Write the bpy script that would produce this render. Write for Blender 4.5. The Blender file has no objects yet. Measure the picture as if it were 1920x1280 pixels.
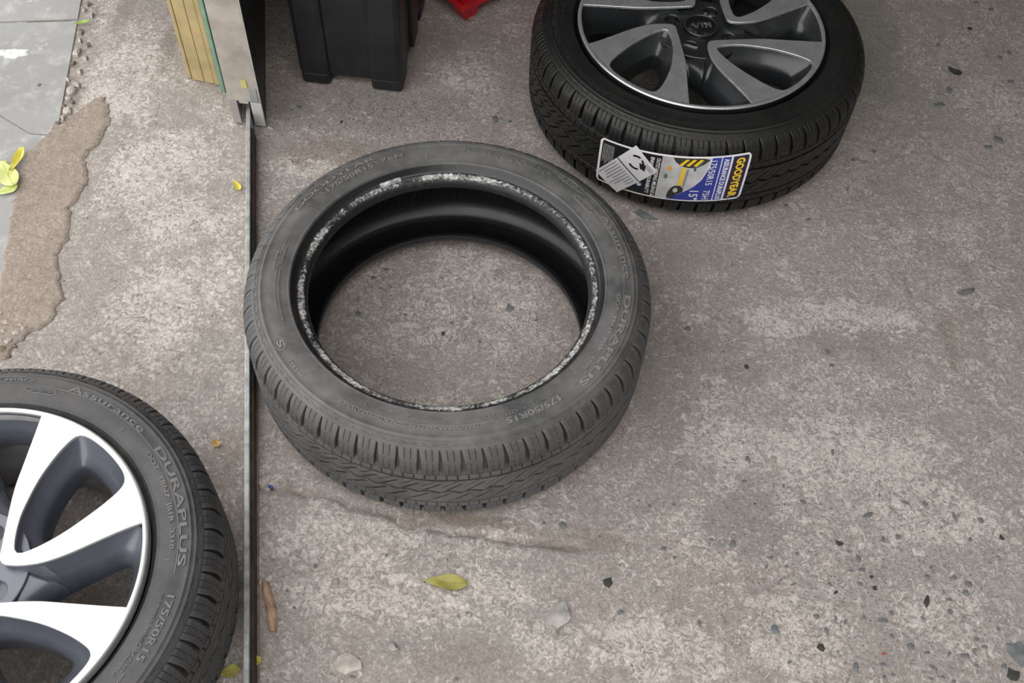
import bpy, bmesh, math, random
import numpy as np
from mathutils import Matrix, Vector
from mathutils.geometry import tessellate_polygon

random.seed(7)
rng = np.random.default_rng(11)
PI = math.pi
R = math.radians
S = bpy.context.scene
COL = S.collection

# ------------------------------------------------------------------ camera
F, PITCH, CAM_H, ROLL = 1950.0, R(55.03), 1.2809, R(3.42)
_c, _s = math.cos(PITCH), math.sin(PITCH)
FW = np.array([0, _c, -_s]); _r0 = np.array([1, 0, 0.]); _u0 = np.array([0, _s, _c])
RT = math.cos(ROLL) * _r0 + math.sin(ROLL) * _u0
UP = -math.sin(ROLL) * _r0 + math.cos(ROLL) * _u0
cam_d = bpy.data.cameras.new('camera'); cam = bpy.data.objects.new('camera', cam_d); COL.objects.link(cam)
cam_d.sensor_width = 36; cam_d.lens = F / 1920 * 36; cam_d.clip_start = .05
m = Matrix.Identity(4)
for i in range(3):
    m[i][0] = RT[i]; m[i][1] = UP[i]; m[i][2] = -FW[i]
m[2][3] = CAM_H
cam.matrix_world = m
S.camera = cam

def g(px, py, z=0.0):
    """ground point seen at a pixel of the 1920x1280 photograph"""
    d = FW + RT * (px - 960) / F - UP * (py - 640) / F
    t = (z - CAM_H) / d[2]
    return float(d[0] * t), float(d[1] * t)

# ------------------------------------------------------------------ world, light, exposure
W = bpy.data.worlds.new('overcast_sky'); S.world = W; W.use_nodes = True
bg = W.node_tree.nodes['Background']
bg.inputs[0].default_value = (1.0, .985, .96, 1); bg.inputs[1].default_value = 1.0
S.view_settings.view_transform = 'Standard'; S.view_settings.look = 'None'
S.view_settings.gamma = 1; S.view_settings.use_curve_mapping = False
S.view_settings.exposure = 1.42

# ------------------------------------------------------------------ helpers
def put(o, parent=None, loc=None, rotz=None):
    COL.objects.link(o)
    if parent is not None: o.parent = parent
    if loc is not None: o.location = loc
    if rotz is not None: o.rotation_euler = (0, 0, rotz)
    return o

def tag(o, label, cat, group=None):
    o['label'] = label; o['category'] = cat
    if group: o['group'] = group
    return o

def struct(o, label=None):
    o['kind'] = 'structure'
    if label: o['label'] = label
    return o

def empty(name, loc, rotz=0):
    o = bpy.data.objects.new(name, None); o.empty_display_size = .05
    return put(o, None, loc, rotz)

def mesh_np(name, V, Fq, mat=None, smooth=False):
    """mesh from numpy vertices and a face array of equal-sized faces"""
    V = np.asarray(V, np.float32); Fq = np.asarray(Fq, np.int32)
    me = bpy.data.meshes.new(name)
    n = Fq.shape[1]
    me.vertices.add(len(V)); me.vertices.foreach_set('co', V.ravel())
    me.loops.add(Fq.size); me.loops.foreach_set('vertex_index', Fq.ravel())
    me.polygons.add(len(Fq)); me.polygons.foreach_set('loop_start', np.arange(0, Fq.size, n, dtype=np.int32))
    me.update(calc_edges=True)
    if smooth: me.polygons.foreach_set('use_smooth', np.ones(len(Fq), bool))
    if mat: me.materials.append(mat)
    return me

def mesh_py(name, verts, faces, mat=None, smooth=False):
    me = bpy.data.meshes.new(name); me.from_pydata([tuple(map(float, v)) for v in verts], [], faces); me.update()
    if smooth: me.polygons.foreach_set('use_smooth', [True] * len(me.polygons))
    if mat: me.materials.append(mat)
    return me

def obj(name, me, parent=None, mat=None, loc=None, rotz=None):
    o = bpy.data.objects.new(name, me)
    put(o, parent, loc, rotz)
    if mat is not None:
        if not me.materials: me.materials.append(mat)
        o.material_slots[0].link = 'OBJECT'; o.material_slots[0].material = mat
    return o

def gridfaces(nu, nv, wrap_u=False):
    """faces for vertex index = u*nv+v"""
    U = np.arange(nu if wrap_u else nu - 1); Vv = np.arange(nv - 1)
    a, b = np.meshgrid(U, Vv, indexing='ij'); a2 = (a + 1) % nu
    return np.stack([a * nv + b, a2 * nv + b, a2 * nv + b + 1, a * nv + b + 1], -1).reshape(-1, 4)

def revolve(name, path, n=256, mat=None, smooth=True):
    th = np.linspace(0, 2 * PI, n, endpoint=False)
    P = np.asarray(path)
    V = np.stack([np.cos(th)[:, None] * P[None, :, 0], np.sin(th)[:, None] * P[None, :, 0],
                  np.broadcast_to(P[None, :, 1], (n, len(P)))], -1).reshape(-1, 3)
    return mesh_np(name, V, gridfaces(n, len(P), True), mat, smooth)

def boxes(name, lst, mat=None, bevel=0.0):
    """one mesh of bevelled boxes (x0,x1,y0,y1,z0,z1)"""
    bm = bmesh.new()
    for x0, x1, y0, y1, z0, z1 in lst:
        M = Matrix.Translation(((x0 + x1) / 2, (y0 + y1) / 2, (z0 + z1) / 2)) @ Matrix.Diagonal((x1 - x0, y1 - y0, z1 - z0, 1))
        bmesh.ops.create_cube(bm, size=1, matrix=M)
    if bevel: bmesh.ops.bevel(bm, geom=bm.edges[:], offset=bevel, segments=2, affect='EDGES', profile=.5)
    me = bpy.data.meshes.new(name); bm.to_mesh(me); bm.free()
    if mat: me.materials.append(mat)
    return me

def prism(name, pts, z0, z1, mat=None, bevel=0.0):
    bm = bmesh.new()
    vs = [bm.verts.new((x, y, z0)) for x, y in pts]
    f = bm.faces.new(vs)
    r = bmesh.ops.extrude_face_region(bm, geom=[f])
    for v in [e for e in r['geom'] if isinstance(e, bmesh.types.BMVert)]: v.co.z = z1
    bmesh.ops.recalc_face_normals(bm, faces=bm.faces[:])
    if bevel: bmesh.ops.bevel(bm, geom=bm.edges[:], offset=bevel, segments=2, affect='EDGES', profile=.5)
    me = bpy.data.meshes.new(name); bm.to_mesh(me); bm.free()
    if mat: me.materials.append(mat)
    return me

def resample(P, n, closed=True):
    P = np.asarray(P, float)
    if closed: P = np.vstack([P, P[:1]])
    d = np.r_[0, np.cumsum(np.hypot(*np.diff(P, axis=0).T))]
    t = np.linspace(0, d[-1], n, endpoint=not closed)
    return np.stack([np.interp(t, d, P[:, 0]), np.interp(t, d, P[:, 1])], -1)

def chaikin(P, k=2, closed=True):
    P = np.asarray(P, float)
    for _ in range(k):
        Q = np.roll(P, -1, 0)
        a = .75 * P + .25 * Q; b = .25 * P + .75 * Q
        N = np.stack([a, b], 1).reshape(-1, 2)
        P = N if closed else np.vstack([P[:1], N[1:-2], P[-1:]])
    return P

# numpy value noise
def vnoise(x, y, seed=0):
    xi = np.floor(x).astype(np.int64); yi = np.floor(y).astype(np.int64)
    fx = x - xi; fy = y - yi
    fx = fx * fx * (3 - 2 * fx); fy = fy * fy * (3 - 2 * fy)
    def h(a, b):
        n = (a * 374761393 + b * 668265263 + seed * 982451653) & 0x7fffffff
        n = ((n ^ (n >> 13)) * 1274126177) & 0x7fffffff
        return ((n ^ (n >> 16)) & 0xffff) / 65535.0
    a = h(xi, yi); b = h(xi + 1, yi); c = h(xi, yi + 1); d = h(xi + 1, yi + 1)
    return (a * (1 - fx) + b * fx) * (1 - fy) + (c * (1 - fx) + d * fx) * fy

def fbm(x, y, sc, oct=4, seed=0):
    t = 0; a = 1; w = 0
    for i in range(oct):
        t = t + a * vnoise(x * sc, y * sc, seed + i * 17); w += a; a *= .5; sc *= 2.03
    return t / w

# ------------------------------------------------------------------ material helpers
class NT:
    def __init__(s, name):
        s.m = bpy.data.materials.new(name); s.m.use_nodes = True
        s.t = s.m.node_tree; s.b = s.t.nodes['Principled BSDF']
        s.tc = None
    def n(s, typ, **kw):
        nd = s.t.nodes.new(typ)
        for k, v in kw.items(): setattr(nd, k, v)
        return nd
    def link(s, a, b): s.t.links.new(a, b)
    def val(s, sock, v):
        if isinstance(v, bpy.types.NodeSocket): s.link(v, sock)
        elif isinstance(v, (tuple, list)): sock.default_value = (*v, 1) if len(v) == 3 and sock.type == 'RGBA' else v
        else: sock.default_value = v
    def coord(s):
        if s.tc is None: s.tc = s.n('ShaderNodeTexCoord')
        return s.tc.outputs['Object']
    def mapping(s, scale=(1, 1, 1), rot=(0, 0, 0), vec=None):
        mp = s.n('ShaderNodeMapping'); s.link(vec or s.coord(), mp.inputs[0])
        mp.inputs['Scale'].default_value = scale; mp.inputs['Rotation'].default_value = rot
        return mp.outputs[0]
    def noise(s, scale, detail=3, rough=.5, dist=0, vec=None):
        nd = s.n('ShaderNodeTexNoise'); s.link(vec or s.coord(), nd.inputs['Vector'])
        nd.inputs['Scale'].default_value = scale; nd.inputs['Detail'].default_value = detail
        nd.inputs['Roughness'].default_value = rough; nd.inputs['Distortion'].default_value = dist
        return nd.outputs['Fac']
    def voro(s, scale, feature='F1', rand=1, out='Distance', vec=None):
        nd = s.n('ShaderNodeTexVoronoi', feature=feature); s.link(vec or s.coord(), nd.inputs['Vector'])
        nd.inputs['Scale'].default_value = scale; nd.inputs['Randomness'].default_value = rand
        return nd.outputs[out]
    def ramp(s, fac, a, b, va=0., vb=1.):
        nd = s.n('ShaderNodeMapRange', clamp=True); s.val(nd.inputs[0], fac)
        for i, v in ((1, a), (2, b), (3, va), (4, vb)): nd.inputs[i].default_value = v
        return nd.outputs[0]
    def math(s, op, a, b=0.):
        nd = s.n('ShaderNodeMath', operation=op); s.val(nd.inputs[0], a); s.val(nd.inputs[1], b)
        return nd.outputs[0]
    def mix(s, fac, a, b):
        nd = s.n('ShaderNodeMix', data_type='RGBA'); s.val(nd.inputs[0], fac); s.val(nd.inputs[6], a); s.val(nd.inputs[7], b)
        return nd.outputs[2]
    def attr(s, name):
        nd = s.n('ShaderNodeAttribute', attribute_name=name); return nd.outputs['Fac']
    def bump(s, h, strength=.3, dist=.002, prev=None):
        nd = s.n('ShaderNodeBump'); s.val(nd.inputs['Height'], h)
        nd.inputs['Strength'].default_value = strength; nd.inputs['Distance'].default_value = dist
        if prev: s.link(prev, nd.inputs['Normal'])
        return nd.outputs[0]
    def done(s, col, rough=.6, metal=0., normal=None, spec=.5):
        s.val(s.b.inputs['Base Color'], col); s.val(s.b.inputs['Roughness'], rough)
        s.val(s.b.inputs['Metallic'], metal); s.b.inputs['Specular IOR Level'].default_value = spec
        if normal: s.link(normal, s.b.inputs['Normal'])
        return s.m

def plain(name, col, rough=.6, metal=0., var=.15, nscale=40, bump=0., bscale=200, spec=.5):
    t = NT(name)
    n = t.noise(nscale, 4)
    a = tuple(c * (1 - var) for c in col); b = tuple(min(1, c * (1 + var)) for c in col)
    nm = t.bump(t.noise(bscale, 3), .4, bump) if bump else None
    return t.done(t.mix(t.ramp(n, .3, .7), a, b), rough, metal, nm, spec)

def concrete(name, mort=False):
    t = NT(name); K = (lambda c: (c[0] * .92, c[1] * .855, c[2] * .785)) if mort else (lambda c: c)
    big = t.noise(3.2, 5, .55, .4); mid = t.noise(13, 5, .62, .4)
    fine = t.noise(95, 6, .72, 1.6); fine2 = t.noise(230, 4, .65, .8); f3 = t.noise(42, 5, .65, .8)
    base = t.mix(t.ramp(fine2, .34, .66), K((.272, .237, .220)), K((.425, .380, .355)))
    pinky = t.mix(t.ramp(fine2, .34, .66), K((.285, .258, .238)), K((.43, .397, .370)))
    base = t.mix(t.ramp(big, .38, .62), base, pinky)
    base = t.mix(t.math('MULTIPLY', t.ramp(f3, .52, .66), .55), base, K((.27, .24, .222)))
    grey = t.attr('grey'); base = t.mix(t.math('MULTIPLY', grey, .75), base, t.mix(t.ramp(fine2, .32, .68), (.215, .205, .188), (.325, .312, .288)))
    brown = t.attr('brown'); base = t.mix(t.math('MULTIPLY', brown, .75), base, t.mix(t.ramp(fine2, .32, .68), (.175, .138, .108), (.30, .25, .205)))
    # cream scuffed flecks, gathered in patches
    cream = t.attr('cream')
    thr = t.math('SUBTRACT', t.math('ADD', fine, t.math('MULTIPLY', cream, .10)), t.math('MULTIPLY', t.math('ADD', grey, brown), .07))
    thr = t.math('ADD', thr, t.math('MULTIPLY', t.math('SUBTRACT', mid, .5), .30))
    fl = t.math('MULTIPLY', t.ramp(thr, .51, .655), .35 if mort else .85)
    base = t.mix(fl, base, t.mix(t.ramp(fine2, .3, .65), K((.50, .455, .425)), K((.78, .725, .685))))
    dk = t.ramp(t.math('ADD', fine, t.math('MULTIPLY', t.math('SUBTRACT', f3, .5), -.2)), .40, .31)
    base = t.mix(t.math('MULTIPLY', dk, .62), base, (.145, .125, .112))
    # small dark grit and pits
    vd = t.voro(75); vc = t.voro(75, out='Color')
    sep = t.n('ShaderNodeSeparateColor'); t.link(vc, sep.inputs[0])
    pit = t.math('MULTIPLY', t.ramp(t.math('ADD', vd, t.math('MULTIPLY', fine2, .25)), .25, .18), t.ramp(sep.outputs[0], .86, .90))
    base = t.mix(t.math('MULTIPLY', pit, .85), base, (.065, .062, .060))
    pits = t.attr('grit'); vd2 = t.voro(210)
    vc2 = t.voro(210, out='Color'); sep2 = t.n('ShaderNodeSeparateColor'); t.link(vc2, sep2.inputs[0])
    pit2 = t.math('MULTIPLY', t.math('MULTIPLY', t.ramp(vd2, .36, .24), t.ramp(sep2.outputs[1], .55, .62)), pits)
    base = t.mix(t.math('MULTIPLY', pit2, .7), base, (.07, .066, .062))
    h = t.math('ADD', t.math('MULTIPLY', fine, .9), t.math('MULTIPLY', fine2, .4))
    h = t.math('ADD', h, t.math('MULTIPLY', f3, .7))
    h = t.math('SUBTRACT', h, t.math('MULTIPLY', t.math('ADD', pit, pit2), .3))
    return t.done(base, .88, 0, t.bump(h, .85, .0045), .25)

def rubber(name, dark, dusty, rough=.55, dustamt=.6, bump=.0006, spec=.4):
    t = NT(name)
    d = t.ramp(t.noise(9, 5, .6, .4), .35, .7); e = t.ramp(t.noise(70, 4, .6), .35, .7)
    f = t.math('MULTIPLY', t.math('ADD', t.math('MULTIPLY', d, .65), t.math('MULTIPLY', e, .35)), dustamt)
    sp = t.ramp(t.noise(420, 2, .5), .70, .78)
    col = t.mix(f, dark, dusty)
    col = t.mix(t.math('MULTIPLY', sp, .35 * dustamt), col, (.30, .29, .28))
    return t.done(col, t.ramp(f, 0, 1, rough - .08, rough + .18), 0, t.bump(t.noise(500, 3), .35, bump), spec)

M = {}
M['concrete'] = concrete('worn_concrete')
M['rub_worn'] = rubber('dusty_worn_rubber', (.052, .052, .054), (.150, .149, .148), .58, .95)
M['rub_mid'] = rubber('grey_used_rubber', (.034, .034, .037), (.100, .099, .100), .55, .85)
M['rub_new'] = rubber('black_new_rubber', (.0085, .0085, .0088), (.022, .0215, .021), .50, .55)
M['rub_worn_let'] = rubber('worn_lit_letter_rubber', (.135, .135, .137), (.235, .233, .230), .6, .8)  # letter copies paler than the tyre, standing in for lit raised edges
M['rub_mid_let'] = rubber('used_lit_letter_rubber', (.105, .105, .112), (.19, .188, .186), .55, .8)
M['rub_new_let'] = rubber('new_lit_letter_rubber', (.014, .014, .015), (.026, .025, .025), .5, .6)
M['rub_lip'] = rubber('smooth_bead_rubber', (.012, .012, .014), (.035, .035, .037), .34, .6, .0003, .5)
M['wall'] = plain('painted_wall', (.13, .124, .115), .8, bump=.002)
M['ceil'] = plain('ceiling_concrete', (.11, .105, .10), .9, bump=.002)
M['dark_steel'] = plain('rusty_shaded_steel', (.045, .035, .028), .6, .4, .5, 30, .0012, 150)
# ------------------------------------------------------------------ setting: floor, room
RX0, RY0, RSL = -.2898, .3598, -.192          # guide rail line on the floor: x = RX0 + RSL*(y-RY0)
def railx(y): return RX0 + RSL * (y - RY0)

def blob(x, y, lst):
    """soft irregular patches given at their ground positions (px, py, rx, ry in photo pixels, amount)"""
    o = np.zeros_like(x)
    wob = fbm(x, y, 13, 4, 5) - .5; wob2 = fbm(x, y, 60, 3, 9) - .5
    for px, py, rx, ry, a in lst:
        cx, cy = g(px, py); ex, _ = g(px + rx, py); _, ey = g(px, py - ry)
        d = np.sqrt(((x - cx) / (ex - cx)) ** 2 + ((y - cy) / (ey - cy)) ** 2) + wob * .9 + wob2 * .5
        o = np.maximum(o, a * np.clip((1.1 - d) / .45, 0, 1))
    return o

CREAM = [(1475, 615, 70, 22, 1), (1570, 590, 150, 35, .8), (1400, 830, 170, 55, 1), (1600, 860, 180, 110, .8), (1760, 960, 150, 60, 1),
         (1330, 790, 80, 60, .6), (1480, 1190, 110, 70, .8), (1350, 940, 70, 60, .5), (1150, 1185, 55, 22, 1.1), (1440, 1130, 60, 18, 1.1),
         (760, 1110, 290, 60, .7), (620, 1010, 200, 80, .7), (1000, 1200, 120, 60, .5), (880, 1010, 140, 30, .5), (1250, 1220, 150, 70, .8),
         (300, 330, 120, 90, .9), (230, 140, 80, 110, .9), (330, 560, 120, 130, .8), (330, 420, 110, 70, .8), (850, 560, 190, 100, .55),
         (1700, 430, 150, 60, .35), (1860, 180, 70, 60, .4), (860, 140, 70, 30, .6), (1560, 720, 200, 60, .4), (560, 310, 90, 25, .8),
         (740, 1000, 100, 40, .7), (1800, 1150, 150, 90, .5), (1420, 1010, 300, 60, .4)]
GREY = [(1385, 985, 85, 70, .9), (1590, 640, 110, 38, .7), (1660, 390, 120, 45, .4), (1390, 700, 60, 22, .6), (1250, 700, 60, 190, .5),
        (720, 205, 150, 45, .7), (560, 215, 70, 40, .6), (880, 75, 90, 25, .5), (1260, 470, 180, 40, .45), (830, 590, 120, 40, .35),
        (820, 1215, 150, 45, .35), (1030, 1160, 50, 30, .5), (1640, 100, 60, 110, .8), (1700, 200, 120, 60, .4)]
BROWN = [(640, 285, 140, 30, .45), (820, 972, 170, 14, .8), (560, 925, 60, 10, .45), (1080, 1015, 130, 18, .5), (740, 690, 120, 40, .3),
         (1320, 640, 60, 30, .3), (1780, 640, 14, 60, .5), (320, 80, 20, 60, .6), (235, 20, 14, 50, .6), (690, 1085, 60, 30, .25), (880, 1240, 120, 40, .3),
         (420, 860, 40, 60, .35)]
GRIT = [(740, 215, 150, 60, 1), (870, 215, 90, 60, .7), (600, 250, 120, 60, .6), (860, 560, 240, 130, .5), (1600, 1080, 420, 230, .5), (1600, 600, 500, 300, .3)]
CRACKS = [([(488, 905), (560, 920), (640, 935), (715, 960), (760, 975), (790, 985), (850, 995), (930, 1005), (1010, 1022), (1090, 1032)], .0090, 15),
          ([(600, 1148), (690, 1152), (780, 1146), (860, 1138), (980, 1130)], .0040, 8),
          ([(560, 1085), (640, 1098), (700, 1120), (760, 1130)], .0015, 6),
          ([(1705, 520), (1712, 560), (1722, 590), (1730, 615)], .003, 7), ([(1040, 1160), (1046, 1172), (1052, 1182)], .006, 20),
          ([(630, 1195), (625, 1215), (640, 1230)], .002, 5), ([(1830, 640), (1850, 600), (1852, 560)], .002, 8)]

def floor_mesh(name, side):
    fine = .0042
    ys = np.concatenate([np.array([-5, -3, -2, -1.2, -.6, -.2, .0, .12]), np.arange(.2, 2.0, fine), np.array([2.05, 2.2, 2.6, 3.0, 3.6])])
    if side > 0: off = np.concatenate([np.arange(0, 1.55, fine), np.array([1.6, 1.8, 2.2, 2.8, 3.8, 5.0])])
    else: off = -np.concatenate([np.arange(0, .72, fine), np.array([.75, .9, 1.2, 2, 3.5, 6, 9.])])[::-1]
    Y, O = np.meshgrid(ys, off, indexing='ij')
    X = railx(Y) + O
    vis = np.clip((Y - .15) / .1, 0, 1) * np.clip((2.0 - Y) / .1, 0, 1)
    z = (fbm(X, Y, 5, 3, 3) - .62) * .0035 + (fbm(X, Y, 38, 4, 4) - .55) * .0024 + (fbm(X, Y, 130, 2, 8) - .5) * .0012
    z -= blob(X, Y, BROWN) * .0008
    if side > 0:
        for pts, dep, wpx in CRACKS:
            P = [g(*p) for p in pts]; w = wpx / 1500.
            jx = X + (fbm(X, Y, 30, 3, 21) - .5) * .02; jy = Y + (fbm(X, Y, 30, 3, 22) - .5) * .02
            dm = np.full(X.shape, 9.)
            for (ax, ay), (bx, by) in zip(P[:-1], P[1:]):
                L = (bx - ax) ** 2 + (by - ay) ** 2
                tt = np.clip(((jx - ax) * (bx - ax) + (jy - ay) * (by - ay)) / L, 0, 1)
                dm = np.minimum(dm, np.hypot(jx - ax - tt * (bx - ax), jy - ay - tt * (by - ay)))
            z -= dep * np.clip(1 - dm / w, 0, 1) ** 1.3
    z = np.minimum(z, -.0002) * vis - .0004
    V = np.stack([X, Y, z], -1).reshape(-1, 3)
    me = mesh_np(name, V, gridfaces(len(ys), len(off))[:, ::-1], M['concrete'], True)
    x, y = V[:, 0].astype(float), V[:, 1].astype(float)
    for nm, lst in (('cream', CREAM), ('grey', GREY), ('brown', BROWN), ('grit', GRIT)):
        me.attributes.new(nm, 'FLOAT', 'POINT').data.foreach_set('value', blob(x, y, lst).astype(np.float32))
    return me

floor = struct(obj('floor', floor_mesh('floor', 1)), 'worn grey concrete workshop floor')
floor_out = struct(obj('floor_outside', floor_mesh('floor_outside', -1)), 'pale rough concrete apron outside the rail')

ROOF = .85      # roof edge placed for its shade on the floor; open sky in front
struct(obj('ceiling', prism('ceiling', [(railx(ROOF) - .3, ROOF), (1.75, ROOF), (1.75, 2.9), (railx(2.9) - .3, 2.9)], 2.10, 2.30, M['ceil'])))
struct(obj('wall_back', boxes('wall_back', [(-1.3, 1.95, 2.9, 3.1, -.02, 2.30)], M['wall'])))
struct(obj('wall_sky_block', boxes('wall_sky_block', [(.25, 1.75, -1.8, -1.6, -.02, 3.0)], M['wall'])))  # unseen wall, added to block low sky light from the right front
struct(obj('wall_right', boxes('wall_right', [(1.75, 1.95, -1.6, 3.7, -.02, 3.0)], M['wall'])))
lw = [(railx(1.75) - .16, 1.75), (railx(1.75) - .36, 1.75), (railx(2.9) - .36, 2.9), (railx(2.9) - .16, 2.9)]
struct(obj('wall_left', prism('wall_left', lw, -.02, 2.09, M['wall'])))
struct(obj('trim_1', prism('trim_1', [(railx(ROOF) - .02, ROOF), (railx(ROOF) - .2, ROOF), (railx(1.75) - .2, 1.75), (railx(1.75) - .02, 1.75)], 1.85, 2.09, M['wall'])), 'lintel over the wide opening')

# exposed dark stones in the floor, each its own piece
M['stone'] = plain('blue_grey_stone', (.135, .140, .148), .75, 0, .35, 60, .001, 300)
M['stone_pale'] = plain('pale_grey_stone', (.31, .298, .28), .85, 0, .4, 45, .003, 160)
M['chip'] = plain('dark_chip', (.035, .035, .032), .7, 0, .3, 60, .0006, 300)

def stone_mesh(name, rx, ry, h, seed, rot=0., n=8, mat=None, inset=.72):
    r = random.Random(seed)
    base = []; top = []
    for k in range(n):
        a = 2 * PI * k / n + r.uniform(-.35, .35); q = r.uniform(.55, 1.22)
        x, y = rx * q * math.cos(a), ry * q * math.sin(a)
        cx, sx = math.cos(rot), math.sin(rot)
        x, y = x * cx - y * sx, x * sx + y * cx
        base.append((x, y)); i2 = inset * r.uniform(.9, 1.08); top.append((x * i2, y * i2, h * r.uniform(.75, 1.1)))
    V = [(x, y, -.004) for x, y in base] + [(x * .97, y * .97, h * .55) for x, y in base] + top + [(0, 0, h * 1.05)]
    Fc = [(k, (k + 1) % n, n + (k + 1) % n, n + k) for k in range(n)]
    Fc += [(n + k, n + (k + 1) % n, 2 * n + (k + 1) % n, 2 * n + k) for k in range(n)]
    Fc += [(2 * n + k, 2 * n + (k + 1) % n, 3 * n) for k in range(n)]
    return mesh_py(name, V, Fc, mat)

ST = [(515, 205, 18, 18), (925, 175, 12, 20), (445, 610, 20, 22), (960, 612, 24, 18), (1095, 475, 30, 12), (1275, 415, 28, 7), (1370, 425, 10, 20), (1240, 580, 14, 22),
      (1165, 590, 9, 18), (1050, 685, 16, 22), (1065, 735, 24, 10), (1055, 805, 20, 12), (1125, 825, 16, 13), (910, 805, 16, 12), (645, 1020, 30, 34), (285, 995, 12, 16),
      (845, 960, 18, 15), (940, 970, 10, 20), (1170, 980, 32, 15), (1207, 945, 11, 12), (895, 1030, 10, 22), (870, 1110, 20, 24), (1035, 1205, 18, 28), (1165, 1190, 32, 17),
      (1170, 1252, 13, 12), (1210, 1055, 14, 15), (1300, 1105, 22, 26), (1380, 1135, 16, 10), (1485, 1140, 12, 18), (1560, 1150, 24, 18), (1380, 885, 15, 32), (1480, 880, 24, 10),
      (1490, 940, 15, 15), (1575, 805, 22, 18), (1565, 845, 18, 14), (1510, 775, 15, 18), (1380, 770, 12, 14), (1515, 490, 8, 34), (1637, 500, 20, 16), (1735, 585, 14, 16),
      (1585, 590, 10, 12), (1360, 970, 11, 14), (1405, 1205, 24, 11), (1615, 1070, 13, 11), (1655, 1105, 16, 12), (1770, 1095, 14, 12), (1822, 1140, 50, 66), (1750, 1200, 18, 20),
      (1790, 1235, 34, 30), (1615, 1195, 16, 9), (110, 635, 14, 16), (625, 680, 15, 10), (755, 660, 12, 10), (705, 720, 13, 7), (735, 805, 18, 5), (605, 720, 7, 18),
      (780, 410, 20, 15), (1110, 770, 11, 11), (1010, 742, 13, 9), (1075, 965, 9, 13), (1720, 1020, 9, 12), (1605, 1135, 7, 20), (1505, 1270, 12, 10), (1215, 1240, 12, 10),
      (1395, 1258, 20, 8), (1455, 1250, 12, 12), (940, 845, 14, 6), (985, 990, 6, 18), (165, 680, 8, 12), (45, 430, 10, 7), (160, 425, 8, 8), (500, 310, 18, 6), (690, 335, 10, 8)]
ST = [(1200 + a / 2.56, 780 + b / 2.56, c / 2.56, d / 2.56) for a, b, c, d in ST]
ST += [(1055, 984, 9, 9), (1020, 980, 4, 5), (1140, 1093, 15, 11), (1163, 1148, 9, 5), (955, 578, 11, 10), (1210, 404, 22, 7), (1815, 546, 24, 6), (928, 222, 7, 9), (956, 226, 4, 3),
       (1552, 660, 7, 5), (1560, 685, 5, 4), (1400, 687, 5, 4), (1290, 617, 7, 7), (1515, 411, 6, 3), (1474, 385, 5, 4), (590, 1061, 4, 5), (1780, 168, 5, 7), (1762, 196, 11, 4), (1872, 262, 9, 8),
       (1855, 275, 8, 4), (1818, 53, 5, 4), (1860, 18, 6, 4), (1833, 5, 5, 4), (1875, 108, 6, 5), (1896, 153, 9, 4), (1893, 100, 5, 6), (1759, 84, 4, 3), (1815, 205, 4, 3),
       (1120, 410, 3, 3), (830, 625, 4, 4), (700, 520, 6, 4), (715, 540, 4, 3), (760, 590, 5, 4), (900, 640, 4, 3), (1005, 600, 4, 3), (672, 588, 5, 6), (725, 505, 6, 5), (848, 605, 5, 3),
       (730, 1215, 0, 0), (660, 1268, 6, 6), (855, 1272, 6, 5), (860, 1170, 0, 0), (1480, 1240, 5, 4), (1600, 300, 4, 3), (1640, 283, 5, 4), (560, 200, 5, 3), (545, 205, 3, 2), (640, 228, 3, 3), (720, 205, 4, 3), (755, 160, 3, 3)]
for k, (px, py, rx, ry) in enumerate(ST):
    if rx == 0: continue
    x, y = g(px, py); dx = g(px + 1, py)[0] - x; dy = g(px, py - 1)[1] - y
    st = obj('stone', stone_mesh('stone', rx * dx, ry * dy, .0016 if rx < 20 else .004, 100 + k, random.uniform(-.6, .6), random.choice([5, 6, 7, 8]), M['chip'] if k % 9 == 3 else M['stone']), floor, None, (x, y, -.0008))

# ------------------------------------------------------------------ pavement tiles, mortar bed, loose rubble (outside)
def tile_mat():
    t = NT('grey_paving_tile')
    a = t.noise(6, 5, .6); b = t.noise(90, 4, .6); c = t.noise(25, 5, .7, .5)
    col = t.mix(t.ramp(a, .3, .7), (.25, .252, .256), (.32, .32, .318))
    col = t.mix(t.math('MULTIPLY', t.ramp(c, .5, .72), .5), col, (.55, .54, .52))
    # smear of old white paint and a veil of cement dust beside the mortar
    pm = t.attr('paint'); p = t.ramp(t.math('ADD', t.math('MULTIPLY', pm, .42), t.math('ADD', t.math('MULTIPLY', b, .35), t.math('MULTIPLY', c, .35))), .66, .78)
    col = t.mix(t.math('MULTIPLY', p, .9), col, (.82, .82, .81))
    return t.done(col, .7, 0, t.bump(t.noise(260, 3), .3, .0008), .3)
M['tile'] = tile_mat()
M['mortar'] = concrete('brown_mortar', True)

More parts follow.
